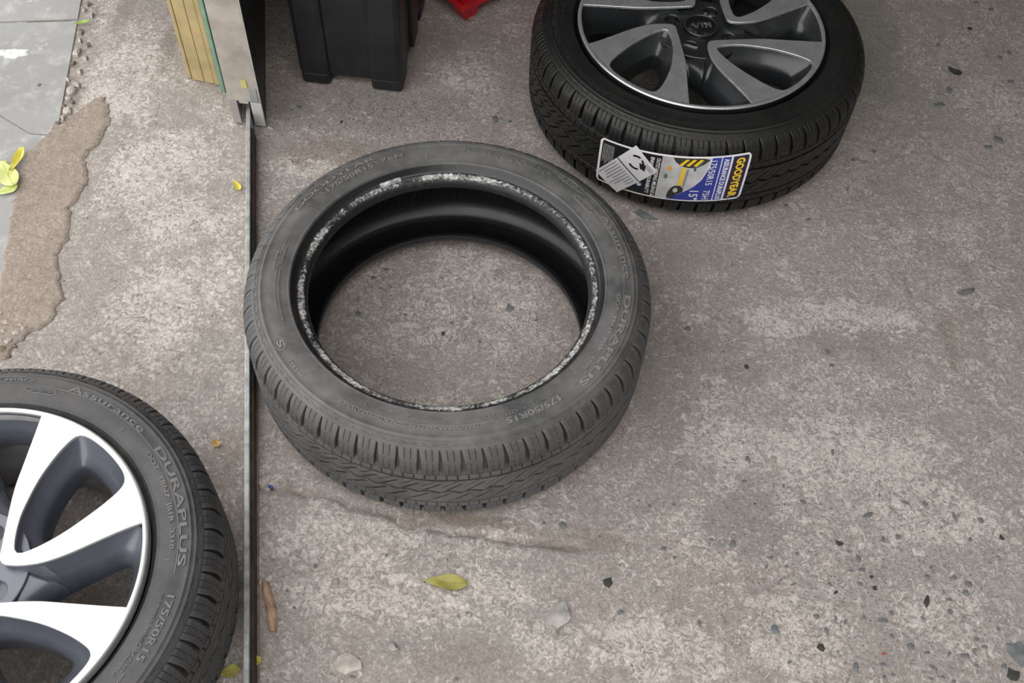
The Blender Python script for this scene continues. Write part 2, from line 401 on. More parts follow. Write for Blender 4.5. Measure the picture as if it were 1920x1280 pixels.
def frac_grid(name, poly, z0, ztop, mat, step=.006, rough=.0, edge=.006, seed=0, tilt=0.):
    """slab whose outline is a polygon: top grid clipped to the polygon, rounded-down rim, skirts to z0"""
    P = resample(poly, max(24, int(np.hypot(*np.diff(np.vstack([poly, poly[:1]]), axis=0).T).sum() / step)))
    cen = P.mean(0)
    rings = []; ks = [1, .985, .95, .85, .7, .5, .3, .12]
    for i, k in enumerate(ks):
        Q = cen + (P - cen) * k
        zz = ztop(Q[:, 0], Q[:, 1]) if callable(ztop) else np.full(len(Q), ztop)
        if i == 0: zz = zz - edge
        if i == 1: zz = zz - edge * .25
        if rough: zz = zz + (fbm(Q[:, 0], Q[:, 1], 30, 4, seed) - .5) * rough
        rings.append(np.c_[Q, zz])
    n = len(P)
    V = [np.c_[P, np.full(n, z0)]] + rings + [np.array([[cen[0], cen[1], rings[-1][:, 2].mean()]])]
    V = np.vstack(V); Fc = []
    for k in range(len(ks)):
        for i in range(n): Fc.append((k * n + i, k * n + (i + 1) % n, (k + 1) * n + (i + 1) % n, (k + 1) * n + i))
    L = len(ks) * n
    for i in range(n): Fc.append((L + i, L + (i + 1) % n, L + n))
    me = mesh_py(name, V, Fc, mat, True)
    bm = bmesh.new(); bm.from_mesh(me); bmesh.ops.recalc_face_normals(bm, faces=bm.faces[:]); bm.to_mesh(me); bm.free()
    return me

pave = struct(obj('floor_pavement', boxes('floor_pavement', [(-6, -.86, -2, 4, -.02, -.0012)], plain('pavement_bed', (.20, .18, .165), .95, bump=.003))), 'bed under the grey paving tiles')
def tile(pts, paint):
    bm = bmesh.new(); bm.from_mesh(prism('paving_tile', pts, -.004, .0016, None, .0008))
    bmesh.ops.triangulate(bm, faces=bm.faces[:]); 
    for _ in range(5): 
        bmesh.ops.subdivide_edges(bm, edges=[e for e in bm.edges if e.calc_length() > .02], cuts=1)
        bmesh.ops.triangulate(bm, faces=bm.faces[:])
    me = bpy.data.meshes.new('paving_tile'); bm.to_mesh(me); bm.free(); me.materials.append(M['tile'])
    co = np.array([v.co[:] for v in me.vertices])
    me.attributes.new('paint', 'FLOAT', 'POINT').data.foreach_set('value', blob(co[:, 0], co[:, 1], paint).astype(np.float32))
    return me
gx = lambda *a: [g(*p) for p in a]
A = gx((155, 0), (148, 36)); 
PT = [(25, 102, 38, 16, 1), (75, 88, 30, 14, .7), (60, 3, 34, 10, .8), (100, 235, 30, 40, .62), (75, 265, 28, 30, .55), (130, 60, 25, 20, .4)]
e0, e1 = np.array(g(155, 0)), np.array(g(118, 215)); ed = (e1 - e0) / np.linalg.norm(e1 - e0)       # right edge line of the tiles
j0, j1 = np.array(g(0, 43.5)), np.array(g(146, 38.5)); jd = (j0 - j1) / np.linalg.norm(j1 - j0)      # joint line, pointing away from the slab
def tp(s, w): return tuple(j1 + ed * s + jd * w)
def on_line(s, w): return tp(s, w)
obj('tile', tile([tp(-.003, 0), tp(-.003, .60), tp(-.60, .60), tp(-.60, 0)], PT), pave)
ck0, ck1 = g(0, 216), g(55, 250)
obj('tile', tile([tp(.003, 0), tp(.305, .002), g(57, 251), ck0, tp(.29, .60), tp(.003, .60)], PT), pave)
obj('tile', tile([g(58, 253), tp(.309, .003), g(60, 320), g(30, 420), g(5, 540), tp(.78, .30), tp(.78, .60), tp(.293, .60), g(0, 219)], PT), pave)

mort = [(128, 200), (150, 196), (175, 185), (200, 178), (207, 195), (206, 235), (190, 262), (166, 280), (162, 300), (166, 330), (158, 360), (136, 386), (130, 420), (128, 445), (104, 480), (108, 520),
        (122, 560), (100, 600), (62, 622), (45, 640), (20, 665), (-20, 690), (-30, 640), (-6, 560), (0, 520), (6, 470), (12, 420), (20, 395), (28, 350), (40, 305), (52, 285), (66, 268), (92, 250), (112, 230)]
def strip_mesh(name, left, right, n, m_, mat):
    Lf = resample(np.array([g(*p) for p in left]), n, False); Rt = resample(np.array([g(*p) for p in right]), n, False)
    jit = lambda P, k: P + np.c_[fbm(P[:, 0], P[:, 1], 55, 4, k) - .5, fbm(P[:, 0], P[:, 1], 55, 4, k + 1) - .5] * .020
    Lf = jit(Lf, 41); Rt = jit(Rt, 51)
    t = np.linspace(0, 1, m_)[None, :, None]
    G = Lf[:, None] * (1 - t) + Rt[:, None] * t
    x, y = G[..., 0], G[..., 1]; e = np.minimum(t[..., 0], 1 - t[..., 0]); en = np.minimum(np.arange(n), n - 1 - np.arange(n))[:, None] / 6.
    z = .0030 + (fbm(x, y, 16, 4, 31) - .5) * .0030 + (fbm(x, y, 80, 3, 35) - .5) * .0012
    z = np.where((e == 0) | (en == 0), -.003, z * np.clip(np.minimum(e * 14, en * 2), .3, 1))
    return mesh_np(name, np.stack([x, y, z], -1).reshape(-1, 3), gridfaces(n, m_), mat, True)
mo = obj('floor_mortar_strip', strip_mesh('floor_mortar_strip', mort[22:][::-1], mort[2:22], 220, 60, M['mortar']))
struct(mo, 'brown mortar strip between paving tiles and concrete')

M['rubble'] = plain('crumbled_concrete', (.40, .36, .33), .95, 0, .35, 50, .002, 200, .2)
M['rubble_dark'] = plain('brown_crumb', (.20, .155, .125), .95, 0, .35, 50, .002, 200, .2)
rub = [(146, 98, 7, 9), (152, 60, 4, 5), (150, 75, 4, 6), (160, 110, 5, 4), (137, 120, 4, 5), (134, 172, 9, 8), (128, 186, 7, 5), (137, 192, 5, 4), (127, 208, 9, 8), (118, 222, 6, 5), (108, 232, 7, 4), (100, 240, 5, 4),
       (158, 20, 4, 5), (166, 8, 5, 4), (150, 135, 5, 8), (128, 150, 4, 5), (120, 200, 4, 4), (145, 160, 6, 6), (172, 30, 5, 5), (165, 85, 4, 4),
       (6, 622, 7, 5), (18, 640, 8, 6), (5, 655, 7, 6), (30, 625, 9, 5), (12, 605, 6, 5), (28, 650, 5, 4), (3, 640, 4, 4), (38, 610, 6, 4), (15, 668, 6, 4), (45, 618, 7, 6), (2, 590, 5, 5), (74, 161, 4, 3)]
for k, (px, py, rx, ry) in enumerate(rub):
    x, y = g(px, py); dx = g(px + 1, py)[0] - x; dy = g(px, py - 1)[1] - y
    pale = k % 3 != 1
    rk = obj('rubble_piece', stone_mesh('rubble_piece', rx * dx, ry * dy, min(rx, ry) * dx * .9, 300 + k, random.uniform(-.6, .6), 8, M['rubble'] if pale else M['rubble_dark'], .6), None, None, (x, y, .001))
    where = 'lying on the grey tile' if k == 31 else ('beside the edge of the grey paving tiles' if py < 300 else 'at the broken end of the mortar strip')
    tag(rk, ('pale' if pale else 'brown') + ' crumbled concrete piece ' + where, 'rubble', 'rubble crumbs ' + ('by the tiles' if py < 300 else 'by the mortar end'))

# ------------------------------------------------------------------ guide rail, sliding door, jamb
rd = np.array([RSL, 1.0]); rd /= np.linalg.norm(rd); rn = np.array([rd[1], -rd[0]])
M['rail'] = plain('worn_grey_steel', (.38, .385, .39), .5, .5, .35, 60, .0006, 300)
def rl(s, w): p = np.array([RX0, RY0]) + rd * s + rn * w; return (p[0], p[1])
rail = empty('guide_rail', (*rl(.4, 0), 0))
tag(rail, 'low flat steel guide rail set on edge along the floor', 'rail')
def railpart(name, w0, w1, z0, z1, mat, s0=-1.4, s1=2.6, bev=.001):
    o = obj(name, prism(name, [rl(s0, w0), rl(s1, w0), rl(s1, w1), rl(s0, w1)], z0, z1, mat, bev), rail)
    o.matrix_parent_inverse = rail.matrix_basis.inverted(); return o
railpart('flat_bar', -.0035, .0035, -.01, .033, M['rail'])
railpart('rusty_shade_web', .0036, .0080, -.01, .024, M['dark_steel'], -1.4, .945)  # rusty brown strip, also standing in for the rail's shaded side
railpart('base_strip', -.0036, .0105, -.01, .0012, plain('cement_bed', (.20, .165, .14), .9, 0, .4, 60, .002, 150), -1.4, .945)

M['door_end'] = plain('dusty_beige_aluminium', (.37, .34, .30), .55, .1, .22, 30, .0006, 200)
M['door_in'] = plain('black_door_face', (.016, .017, .019), .45, 0, .4, 25, .0006, 120)
M['pvc_white'] = plain('off_white_profile', (.42, .42, .40), .5, 0, .1, 40)
M['pvc_mauve'] = plain('greyish_mauve_profile', (.30, .265, .26), .55, 0, .12, 40)
M['yellow'] = plain('ochre_painted_aluminium', (.40, .315, .160), .45, .1, .14, 30, .0004, 150)
M['green'] = plain('green_glass_edge', (.17, .29, .22), .25, 0, .15, 40)
DL, DR = np.array([-.5040, 1.3207]), np.array([-.4478, 1.3178])        # foot corners of the door leaf's end
door = empty('sliding_door', (*(DL + DR) / 2, 0)); tag(door, 'sliding metal door leaf with beige end standing over the rail', 'door')
def dp(u, s):                                                           # u across the end (0 left .. 1 right), s along the leaf
    p = DL + (DR - DL) * u + rd * s; return (float(p[0]), float(p[1]))
def dpart(name, u0, u1, s0, s1, z0, z1, mat, bev=.0008, parent=None):
    o = obj(name, prism(name, [dp(u0, s0), dp(u1, s0), dp(u1, s1), dp(u0, s1)], z0, z1, mat, bev), parent or door)
    if parent is None: o.matrix_parent_inverse = door.matrix_basis.inverted()
    return o
ZN = .055
dpart('inner_cheek', .962, 1.0, .0045, .0515, ZN, 1.84, M['door_in'])
dpart('end_stile', 0, .96, 0, .05, ZN  , 1.84, M['door_end'])
dpart('corner_bead', .962, 1.0, -.001, .004, ZN, 1.84, M['pvc_white'])
dpart('leaf_panel', .12, 1.0, .052, 1.3, .05  , 1.84, M['door_in'], .002)
dpart('bottom_channel_side', .0, .25, .0, 1.3, .004, ZN - .001, M['pvc_mauve'])
dpart('bottom_channel_side', .66, 1.0, -.001, .006, .002, ZN - .001, M['pvc_white'])
dpart('bottom_channel_side', .70, 1.0, .0065, 1.3, .002, ZN - .001, M['door_in'])
dpart('bottom_channel_top', .30, .60, .003, 1.3, ZN - .008, ZN - .001, M['pvc_white'])
dpart('face_bead', .985, 1.03, .06, .085, .10  , 1.84, M['door_in'])
dpart('face_bead', .985, 1.03, .30, 1.28, .08, .12, M['door_in'])
dpart('paint_dab', .50, .68, -.0012, -.0004, .086, .104, plain('yellow_dab', (.46, .42, .16), .6), .0003)
dpart('stop_plate', .70, .93, -.0012, -.0002, ZN + .001, .085, plain('grey_plate', (.28, .29, .30), .5, .3))

J0, J1 = np.array([-.6095, 1.4276]), np.array([-.5413, 1.4138])
jamb = empty('door_jamb', (*(J0 + J1) / 2, 0)); tag(jamb, 'ochre grooved aluminium door jamb standing beside the sliding door', 'door jamb')
jn = (J1 - J0) / np.linalg.norm(J1 - J0); jb = np.array([-jn[1], jn[0]])
def jpart(name, a0, a1, b0, b1, z0, z1, mat, bev=.001):
    q = lambda a, b: tuple(J0 + (J1 - J0) * a + jb * b)
    o = obj(name, prism(name, [q(a0, b0), q(a1, b0), q(a1, b1), q(a0, b1)], z0, z1, mat, bev), jamb)
    o.matrix_parent_inverse = jamb.matrix_basis.inverted(); return o
jpart('edge_flange', 0, .10, .002, .06, .001, 1.84, M['yellow'])
jpart('groove', .10, .14, .008, .05, .001, 1.84, plain('groove_shadow_gap', (.10, .07, .04), .7))  # recess shade put into the dark colour of this strip
jpart('face_rib', .14, .46, .0, .06, .001, 1.84, M['yellow'])
jpart('face_rib', .475, .74, .0, .06, .001, 1.84, M['yellow'])
jpart('face_rib', .755, .88, -.001, .06, .001, 1.84, M['yellow'])
jpart('face_rib', .895, 1.0, -.003, .06, .001, 1.84, M['yellow'])
jpart('backing', .14, 1.0, .003, .055, .001, 1.83, M['yellow'])
jpart('green_glass_strip', 1.0, 1.12, -.014, .04, -.001, 1.84, M['green'])
jpart('broken_clip', .93, 1.06, -.006, -.002, .075, .083, plain('pale_brown_clip', (.42, .30, .22), .6))
# ------------------------------------------------------------------ tyres
MID = .089                                                # mid plane height of a tyre lying flat
SIDE = [(.2100, .1715), (.2106, .1742), (.2116, .1756), (.2130, .1750), (.2150, .1754), (.2260, .1777), (.2320, .1780), (.2400, .1776), (.2470, .1764), (.2478, .1769), (.2488, .1770), (.2496, .1758),
        (.2530, .1746), (.2538, .1750), (.2546, .1741), (.2552, .1728), (.2590, .1706), (.2612, .1688), (.2618, .1662), (.2600, .1600)]
SR = np.array([p[0] for p in SIDE[4:17]]); SZ = np.array([p[1] for p in SIDE[4:17]])
def side_z(r): return np.interp(r, SR, SZ)
BEAD_STEP = [(.2100, .1718), (.2085, .1692), (.2068, .1664), (.2056, .1644), (.2046, .1630), (.2030, .1622)]
BEAD = [(.2030, .1622), (.2005, .1618), (.1975, .1606), (.1945, .1588), (.1920, .1562), (.1905, .1530), (.1898, .1495), (.1900, .1460), (.1912, .1430)]
LINER = [(.1912, .1430), (.1950, .1425), (.2020, .1480), (.2120, .1560), (.2250, .1615), (.2370, .1620), (.2470, .1580), (.2555, .1500), (.2610, .1400), (.2636, .1280), (.2645, .1100), (.2648, .0890)]
mir = lambda P: [(r, 2 * MID - z) for r, z in P][::-1]

# curve of the shoulder, from the sidewall round to the tread face
SH = np.array([(.2615, .1690), (.2655, .1660), (.2690, .1622), (.2722, .1570), (.2745, .1510), (.2760, .1440), (.2768, .1380), (.2770, .1335)])
_d = np.r_[0, np.cumsum(np.hypot(*np.diff(SH, axis=0).T))]; SHL = _d[-1]
def sh_pt(v, depth=0.0):
    t = v * SHL; r = np.interp(t, _d, SH[:, 0]); z = np.interp(t, _d, SH[:, 1])
    t2 = np.clip(t + .002, 0, SHL); t1 = np.clip(t - .002, 0, SHL)
    dr = np.interp(t2, _d, SH[:, 0]) - np.interp(t1, _d, SH[:, 0]); dz = np.interp(t2, _d, SH[:, 1]) - np.interp(t1, _d, SH[:, 1])
    L = np.hypot(dr, dz); return r + depth * dz / L, z - depth * dr / L      # depth moves into the carcass
NP = 64; PW = 2 * PI / NP

def block_mesh(flip):
    """one shoulder lug: curved sides, two or three sipes, skirt down to the groove floor"""
    vs = np.r_[np.linspace(0, .42, 6), np.linspace(.48, 1, 10)]
    def sip(u0, w=.020): return [u0 - w * 1.6, u0 - w * .7, u0, u0 + w * .7, u0 + w * 1.6]
    us = np.array([-.5, -.45, -.38] + sip(-.18) + [-.02] + sip(.15) + [.38, .45, .5])
    issip = np.array([0] * 3 + [0, .5, 1, .5, 0] + [0] + [0, .5, 1, .5, 0] + [0] * 3)
    V = []; nv = len(vs)
    for k, (u, sp) in enumerate(zip(us, issip)):
        for v in vs:
            gw = .070 + .14 * np.clip((v - .05) / .5, 0, 1)                 # groove share of the pitch, wider towards the tread
            bend = .12 * (v - .45) - .16 * (v - .35) ** 2
            zig = .035 * math.sin(v * 34) * (1 if v > .52 else 0) * (1 if abs(u) < .3 else 0)
            uu = u * (1 - gw) + bend + zig
            depth = .0010 * sp * (0 if .40 < v < .50 else 1)
            if abs(u) > .48: depth += .0007
            if v == 0 or v == 1: depth += .0004
            r, z = sh_pt(v, depth)
            V.append((r, uu * PW, z))
    n0 = len(V); F2 = [tuple(f) for f in gridfaces(len(us), nv)]
    rim = [k * nv for k in range(len(us))] + [(len(us) - 1) * nv + j for j in range(1, nv)] + [k * nv + nv - 1 for k in range(len(us) - 2, -1, -1)] + [j for j in range(nv - 2, 0, -1)]
    low = {}
    for i in rim:
        k, j = divmod(i, nv); r, th, z = V[i]; rr, zz = sh_pt(vs[j], .0072)
        low[i] = len(V); V.append((rr, th, zz))
    for a, b in zip(rim, rim[1:] + rim[:1]): F2.append((a, low[a], low[b], b))
    X = [(r * math.cos(t), r * math.sin(t), (2 * MID - z) if flip else z) for r, t, z in V]
    if not flip: F2 = [f[::-1] for f in F2]
    me = mesh_py('shoulder_block', X, F2)
    bm = bmesh.new(); bm.from_mesh(me); bmesh.ops.recalc_face_normals(bm, faces=bm.faces[:])
    # make normals point away from the carcass
    bm.faces.ensure_lookup_table()
    f = max(bm.faces, key=lambda f: f.calc_center_median().x)
    if f.normal.x < 0: bmesh.ops.reverse_faces(bm, faces=bm.faces[:])
    bm.to_mesh(me); bm.free()
    return me

def tread_mesh():
    """ribs and grooves between the shoulder rows, with slanted cuts arranged as a chevron"""
    z0 = MID - (.1335 - MID); z1 = .1335
    key = np.array([z0 - .030, z0 - .012, z0 - .001, z0])
    zs = np.r_[key[:3], np.linspace(z0, z1, 118), (2 * MID - key[:3])[::-1]]
    nth = NP * 40
    th = np.arange(nth) / nth * 2 * PI
    T, Z = np.meshgrid(th, zs, indexing='ij')
    ph = (T / PW) % 1.0; w = Z - MID
    r = .2775 - .32 * w ** 2
    mm = .001; sp = .2775 * PW
    def cut(d, half, depth, soft=.5): return depth * np.clip((half + soft * mm - np.abs(d)) / (soft * mm), 0, 1)
    dep = np.zeros_like(r)
    dep = np.maximum(dep, cut(np.abs(w) - .0298, 1.8 * mm, .0060))                       # two straight grooves
    zig = .0024 * (2 * np.abs(2 * ((ph + .1) % 1) - 1) - 1)
    dep = np.maximum(dep, cut(w - zig, 1.8 * mm, .0050))                                 # zigzag centre groove
    dep = np.maximum(dep, cut(np.abs(w) - .0425, .6 * mm, .0030, .6))                    # fine line beside the lugs
    # short cross cuts on the narrow ribs
    for k in range(2):
        d = (((ph * 2 + .5 * k * 0) % 1) - .5) * sp / 2
        dep = np.maximum(dep, np.where((np.abs(w) > .0330), cut(d, .55 * mm, .0028, .6), 0))
    # chevron slits on the inner ribs
    for sgn in (1, -1):
        t = np.clip(sgn * w / .0298, 0, 1)
        phs = (ph + t * 1.35 * (1 if sgn > 0 else -1) * -1 + (.0 if sgn > 0 else .45)) % 1
        d = (phs - .5) * sp * .62
        m1 = (sgn * w > .0035) & (sgn * w < .0215)
        dep = np.maximum(dep, np.where(m1, cut(d, (1.15 - .6 * t) * mm, .0045, .6), 0))
        phs2 = (ph + t * 1.35 * (-1 if sgn > 0 else 1) + .5) % 1
        d2 = (phs2 - .5) * sp * .62
        m2 = (sgn * w > .012) & (sgn * w < .0285)
        dep = np.maximum(dep, np.where(m2, cut(d2, .5 * mm, .0026, .6), 0))
    edge = (np.abs(w) > (z1 - MID) - .0012)
    dep = np.where(edge, .0068, dep)
    rr = r - dep
    # carcass under the shoulder lugs
    for i, z in ((0, z0 - .030), (1, z0 - .012), (2, z0 - .001)):
        q = {0: .2610, 1: .2675, 2: .2702}[i]
        rr[:, i] = q; rr[:, -1 - i] = q
    Zs = Z - .85 * np.where(edge, 0, dep) - .0                      # grooves slanted downward so their insides fall into shade
    V = np.stack([rr * np.cos(T), rr * np.sin(T), Zs], -1).reshape(-1, 3)
    return mesh_np('tread', V, gridfaces(nth, len(zs), True), None, False)

def band_mesh():
    """ring of moulded ticks and slashes between sidewall and lugs"""
    V = []; Fc = []
    def bar(t0, r0, t1, r1, wd):
        a = np.array([r0 * math.cos(t0), r0 * math.sin(t0)]); b = np.array([r1 * math.cos(t1), r1 * math.sin(t1)])
        d = (b - a) / np.linalg.norm(b - a); n = np.array([-d[1], d[0]]) * wd / 2
        i = len(V)
        for p, rr in ((a - n, r0), (a + n, r0), (b + n, r1), (b - n, r1)):
            z = float(side_z(np.hypot(*p))); V.append((*p, z - .0006)); 
        for p, rr in ((a - n, r0), (a + n, r0), (b + n, r1), (b - n, r1)):
            z = float(side_z(np.hypot(*p))); V.append((*p, z + .0007))
        for f in ((4, 5, 6, 7), (0, 4, 7, 3), (1, 2, 6, 5), (0, 1, 5, 4), (3, 7, 6, 2)): Fc.append(tuple(i + k for k in f[::-1]))
    for k in range(NP):
        t = k * PW
        for q in range(4): bar(t + (.06 + .085 * q) * PW, .2556, t + (.06 + .085 * q) * PW, .2585, .0010)
        bar(t + .44 * PW, .2556, t + .95 * PW, .2586, .0008)
        bar(t + .40 * PW, .2587, t + .98 * PW, .2587, .0006)
    me = mesh_py('moulded_band', V, Fc)
    bm = bmesh.new(); bm.from_mesh(me); bmesh.ops.recalc_face_normals(bm, faces=bm.faces[:]); bm.to_mesh(me); bm.free()
    return me

def liner_mesh():
    path = np.array(LINER + mir(LINER)[1:]); P = resample(path, 70, False)
    nth = 2250; th = np.arange(nth) / nth * 2 * PI
    T = th[:, None]; r = P[None, :, 0]; z = P[None, :, 1]
    w = (z - MID)
    ph = ((T / (2 * PI) * 150 + w * 26) % 1)
    rid = np.clip(1 - np.abs(ph - .5) / .09, 0, 1) * np.clip((.050 - np.abs(w)) / .01, 0, 1) * (np.abs(r) > .24)
    rr = r - .0032 * rid
    V = np.stack([rr * np.cos(T), rr * np.sin(T), z + 0 * T], -1).reshape(-1, 3)
    return mesh_np('inner_liner', V, gridfaces(nth, len(P), True), None, True)

def ring_text(s, ang0, ang1, r0, hgt, raise_=.0009, bold=.0):
    """raised letters bent round the sidewall; ang0 -> ang1 (degrees) reading clockwise, tops outward"""
    cu = bpy.data.curves.new('lettering', 'FONT'); cu.body = s; cu.size = 1; cu.extrude = .5; cu.offset = bold; cu.resolution_u = 3
    ob = bpy.data.objects.new('lettering', cu); COL.objects.link(ob)
    dg = bpy.context.evaluated_depsgraph_get(); me = bpy.data.meshes.new_from_object(ob.evaluated_get(dg))
    bpy.data.objects.remove(ob); bpy.data.curves.remove(cu)
    n = len(me.vertices); co = np.zeros(n * 3); me.vertices.foreach_get('co', co); co = co.reshape(-1, 3)
    x0, x1 = co[:, 0].min(), co[:, 0].max(); y1 = .70
    t = R(ang0) + (co[:, 0] - x0) / (x1 - x0) * R(ang1 - ang0)
    r = r0 - hgt / 2 + co[:, 1] / y1 * hgt
    z = side_z(r) + np.where(co[:, 2] > 0, raise_, -.0012)
    me.vertices.foreach_set('co', np.stack([r * np.cos(t), r * np.sin(t), z], -1).ravel()); me.update()
    me.name = 'lettering'
    return me

def ring_strokes(strokes, wd=.0009, raise_=.0009):
    """raised moulded lines on the sidewall, strokes given as lists of (radius, degrees)"""
    V = []; Fc = []
    for st in strokes:
        P = np.array([(r * math.cos(R(a)), r * math.sin(R(a))) for r, a in st])
        d = np.gradient(P, axis=0); d /= np.maximum(np.linalg.norm(d, axis=1, keepdims=True), 1e-9); n = np.c_[-d[:, 1], d[:, 0]] * wd / 2
        i = len(V)
        for p, q in zip(P, n):
            for s2, up in ((-1, -.001), (-1, raise_), (1, raise_), (1, -.001)):
                c = p + q * s2; V.append((c[0], c[1], float(side_z(np.hypot(*c))) + up))
        for k in range(len(P) - 1):
            for j in range(3): Fc.append((i + 4 * k + j, i + 4 * k + j + 1, i + 4 * k + 5 + j, i + 4 * k + 4 + j))
    return mesh_py('moulded_line', V, Fc)

def oval(r0, a0, dr, da, n=28): return [(r0 + dr * math.sin(2 * PI * k / n), a0 + da * math.cos(2 * PI * k / n)) for k in range(n + 1)]
def arc(r0, a0, a1, n=12): return [(r0, a0 + (a1 - a0) * k / n) for k in range(n + 1)]

TXT = [('GOODYEAR', 156, 121, .2425, .0075, .01), ('175/50R15', 143, 123, .2300, .0070, .012), ('75H', 119.5, 111.5, .2330, .0065, .012), ('MAX LOAD 387 kg (853 LBS)  MAX PRESS 300 kPa', 88, 58, .2310, .0028, 0),
       ('TREAD 2 PLIES POLYESTER 2 PLIES STEEL  1 PLY POLYAMIDE', 86, 56, .2365, .0028, 0), ('KevlAr', 52.5, 43.5, .2425, .0052, .01), ('AIR  PRESSURE', 41.5, 35, .2285, .0026, 0),
       ('Assurance', 31, 3, .2405, .0085, .01), ('DURAPLUS', -4, -42, .2405, .0082, .02), ('DOT  TBN7  JB1R  3318', -4, -37, .2285, .0048, .01), ('175/50R15', -50, -68, .2380, .0075, .02),
       ('LOAD RANGE SL  TUBELESS', -50, -64, .2285, .0026, 0), ('E4 75143', -66, -72, .2290, .0032, 0), ('30001893-S', -67, -74, .2245, .0032, 0), ('TREADWEAR 240 TRACTION A TEMPERATURE A', -76, -120, .2365, .0040, .008),
       ('MADE IN INDIA', -88, -98, .2225, .0026, 0), ('FACTORY 24', -104, -112, .2270, .0030, 0), ('(0132)', -134, -141, .2410, .0042, .008), ('S', -146.5, -149.5, .2390, .0090, .02),
       ('RADIAL', -178, -186, .2335, .0040, .008), ('TUBELESS', -180, -189, .2255, .0042, .01), ('MOUNT ONLY ON APPROVED RIMS   INFLATE TO 300 kPa MAX', -156, -178, .2240, .0024, 0)]
LETTER = []
LINES = None; BLOCK = []; TREAD = BAND = LINERM = SIDEM = LOWM = BEADM = STEPM = None
def tyre_meshes():
    global LINES, TREAD, BAND, LINERM, SIDEM, LOWM, BEADM, STEPM
    for s, a0, a1, r0, h, b in TXT: LETTER.append(ring_text(s, a0, a1, r0, h, .0011, b))
    LINES = ring_strokes([oval(.2425, 48, .0048, 6.2), oval(.2390, -148, .0075, 2.4), arc(.2325, 42.5, 34.5) , arc(.2255, 42, 35), [(.2255, 42), (.2290, 43.5), (.2325, 42.5)], [(.2255, 35), (.2290, 33.5), (.2325, 34.5)],
                          [(.2285, 144.5), (.2345, 145)], [(.2285, 121.5), (.2345, 121.5)], [(.2215, 103), (.2200, 103), (.2290, 103)], [(.232, 89), (.239, 89)], [(.2225, 55), (.2280, 55)], [(.222, 8), (.2275, 8)],
                          [(.222, -40), (.2275, -40)], [(.2225, -112), (.2275, -112)], [(.2215, -155), (.2265, -155)], [(.2215, -98), (.226, -98)], arc(.2345, 145, 121.5, 20), arc(.2350, 40, -44, 60), arc(.2335, -72, -120, 40),
                          arc(.2290, 200, 168, 24), oval(.2285, -64.6, .0022, .7, 12)], .0008)
    BLOCK.extend([block_mesh(False), block_mesh(True)])
    TREAD = tread_mesh(); BAND = band_mesh(); LINERM = liner_mesh()
    SIDEM = revolve('sidewall', SIDE[::-1], 360)
    LOWM = revolve('lower_sidewall', [(r, 2 * MID - z) for r, z in SIDE], 180)
    BEADM = None
tyre_meshes()

def add_tyre(base, holder, rot, mr, ml, lip, inner=True):
    """holder: the object that carries the parts; base: sidewall mesh object that carries the lettering"""
    def pt(name, me, mat, par=holder, rz=0.):
        o = obj(name, me, par, mat); o.rotation_euler = (0, 0, rz); return o
    pt('tread', TREAD, mr, holder, rot)
    pt('lower_sidewall', LOWM, mr)
    for me in BLOCK:
        for k in range(NP): pt('shoulder_block', me, mr, holder, rot + k * PW)
    pt('moulded_band', BAND, mr, base, rot)
    for me in LETTER: pt('raised_lettering', me, ml, base, rot)['label'] = 'raised rubber lettering'
    pt('moulded_lines', LINES, ml, base, rot)['kind'] = 'stuff'

def bead_mat():
    t = NT('scuffed_bead_rubber')
    n1 = t.noise(130, 6, .75, 1.2); n2 = t.noise(11, 3, .5); hi = t.attr('scuff'); n4 = t.noise(26, 3, .6)
    f = t.ramp(t.math('ADD', t.math('ADD', t.math('MULTIPLY', n1, .95), t.math('MULTIPLY', hi, .36)), t.math('ADD', t.math('MULTIPLY', n2, .45), t.math('MULTIPLY', n4, .45))), 1.19, 1.36)
    col = t.mix(f, (.016, .016, .018), t.mix(t.ramp(t.noise(240, 3), .35, .65), (.16, .16, .16), (.66, .65, .64)))
    return t.done(col, t.ramp(f, 0, 1, .33, .8), 0, t.bump(n1, .6, .002), .45)
M['bead'] = bead_mat()

def bead_mesh():
    P = resample(np.array(BEAD), 22, False); nth = 900
    th = np.arange(nth) / nth * 2 * PI
    T = th[:, None] + 0 * P[None, :, 0]; r = P[None, :, 0] + 0 * T; z = P[None, :, 1] + 0 * T
    nz = fbm(np.cos(T) * 3 + 9 + r * 40, np.sin(T) * 3 + 9 + z * 60, 14, 4, 6) - .5
    prof = np.clip(1 - np.abs(r - .1980) / .0065, 0, 1)
    r = r - nz * .0024 * prof; z = z + nz * .0030 * prof
    V = np.stack([r * np.cos(T), r * np.sin(T), z], -1).reshape(-1, 3)
    me = mesh_np('bead', V, gridfaces(nth, len(P), True), None, True)
    sc = np.clip(1.45 * np.clip(1 - np.abs(P[None, :, 0] - .1975) / .0075, 0, 1) * (P[None, :, 1] > .152) + 0 * T, 0, 1)
    me.attributes.new('scuff', 'FLOAT', 'POINT').data.foreach_set('value', sc.ravel().astype(np.float32))
    return me

CXY, DXY, WXY = (-.0907, .8742), (.2824, 1.4364), (-.5961, .4232)
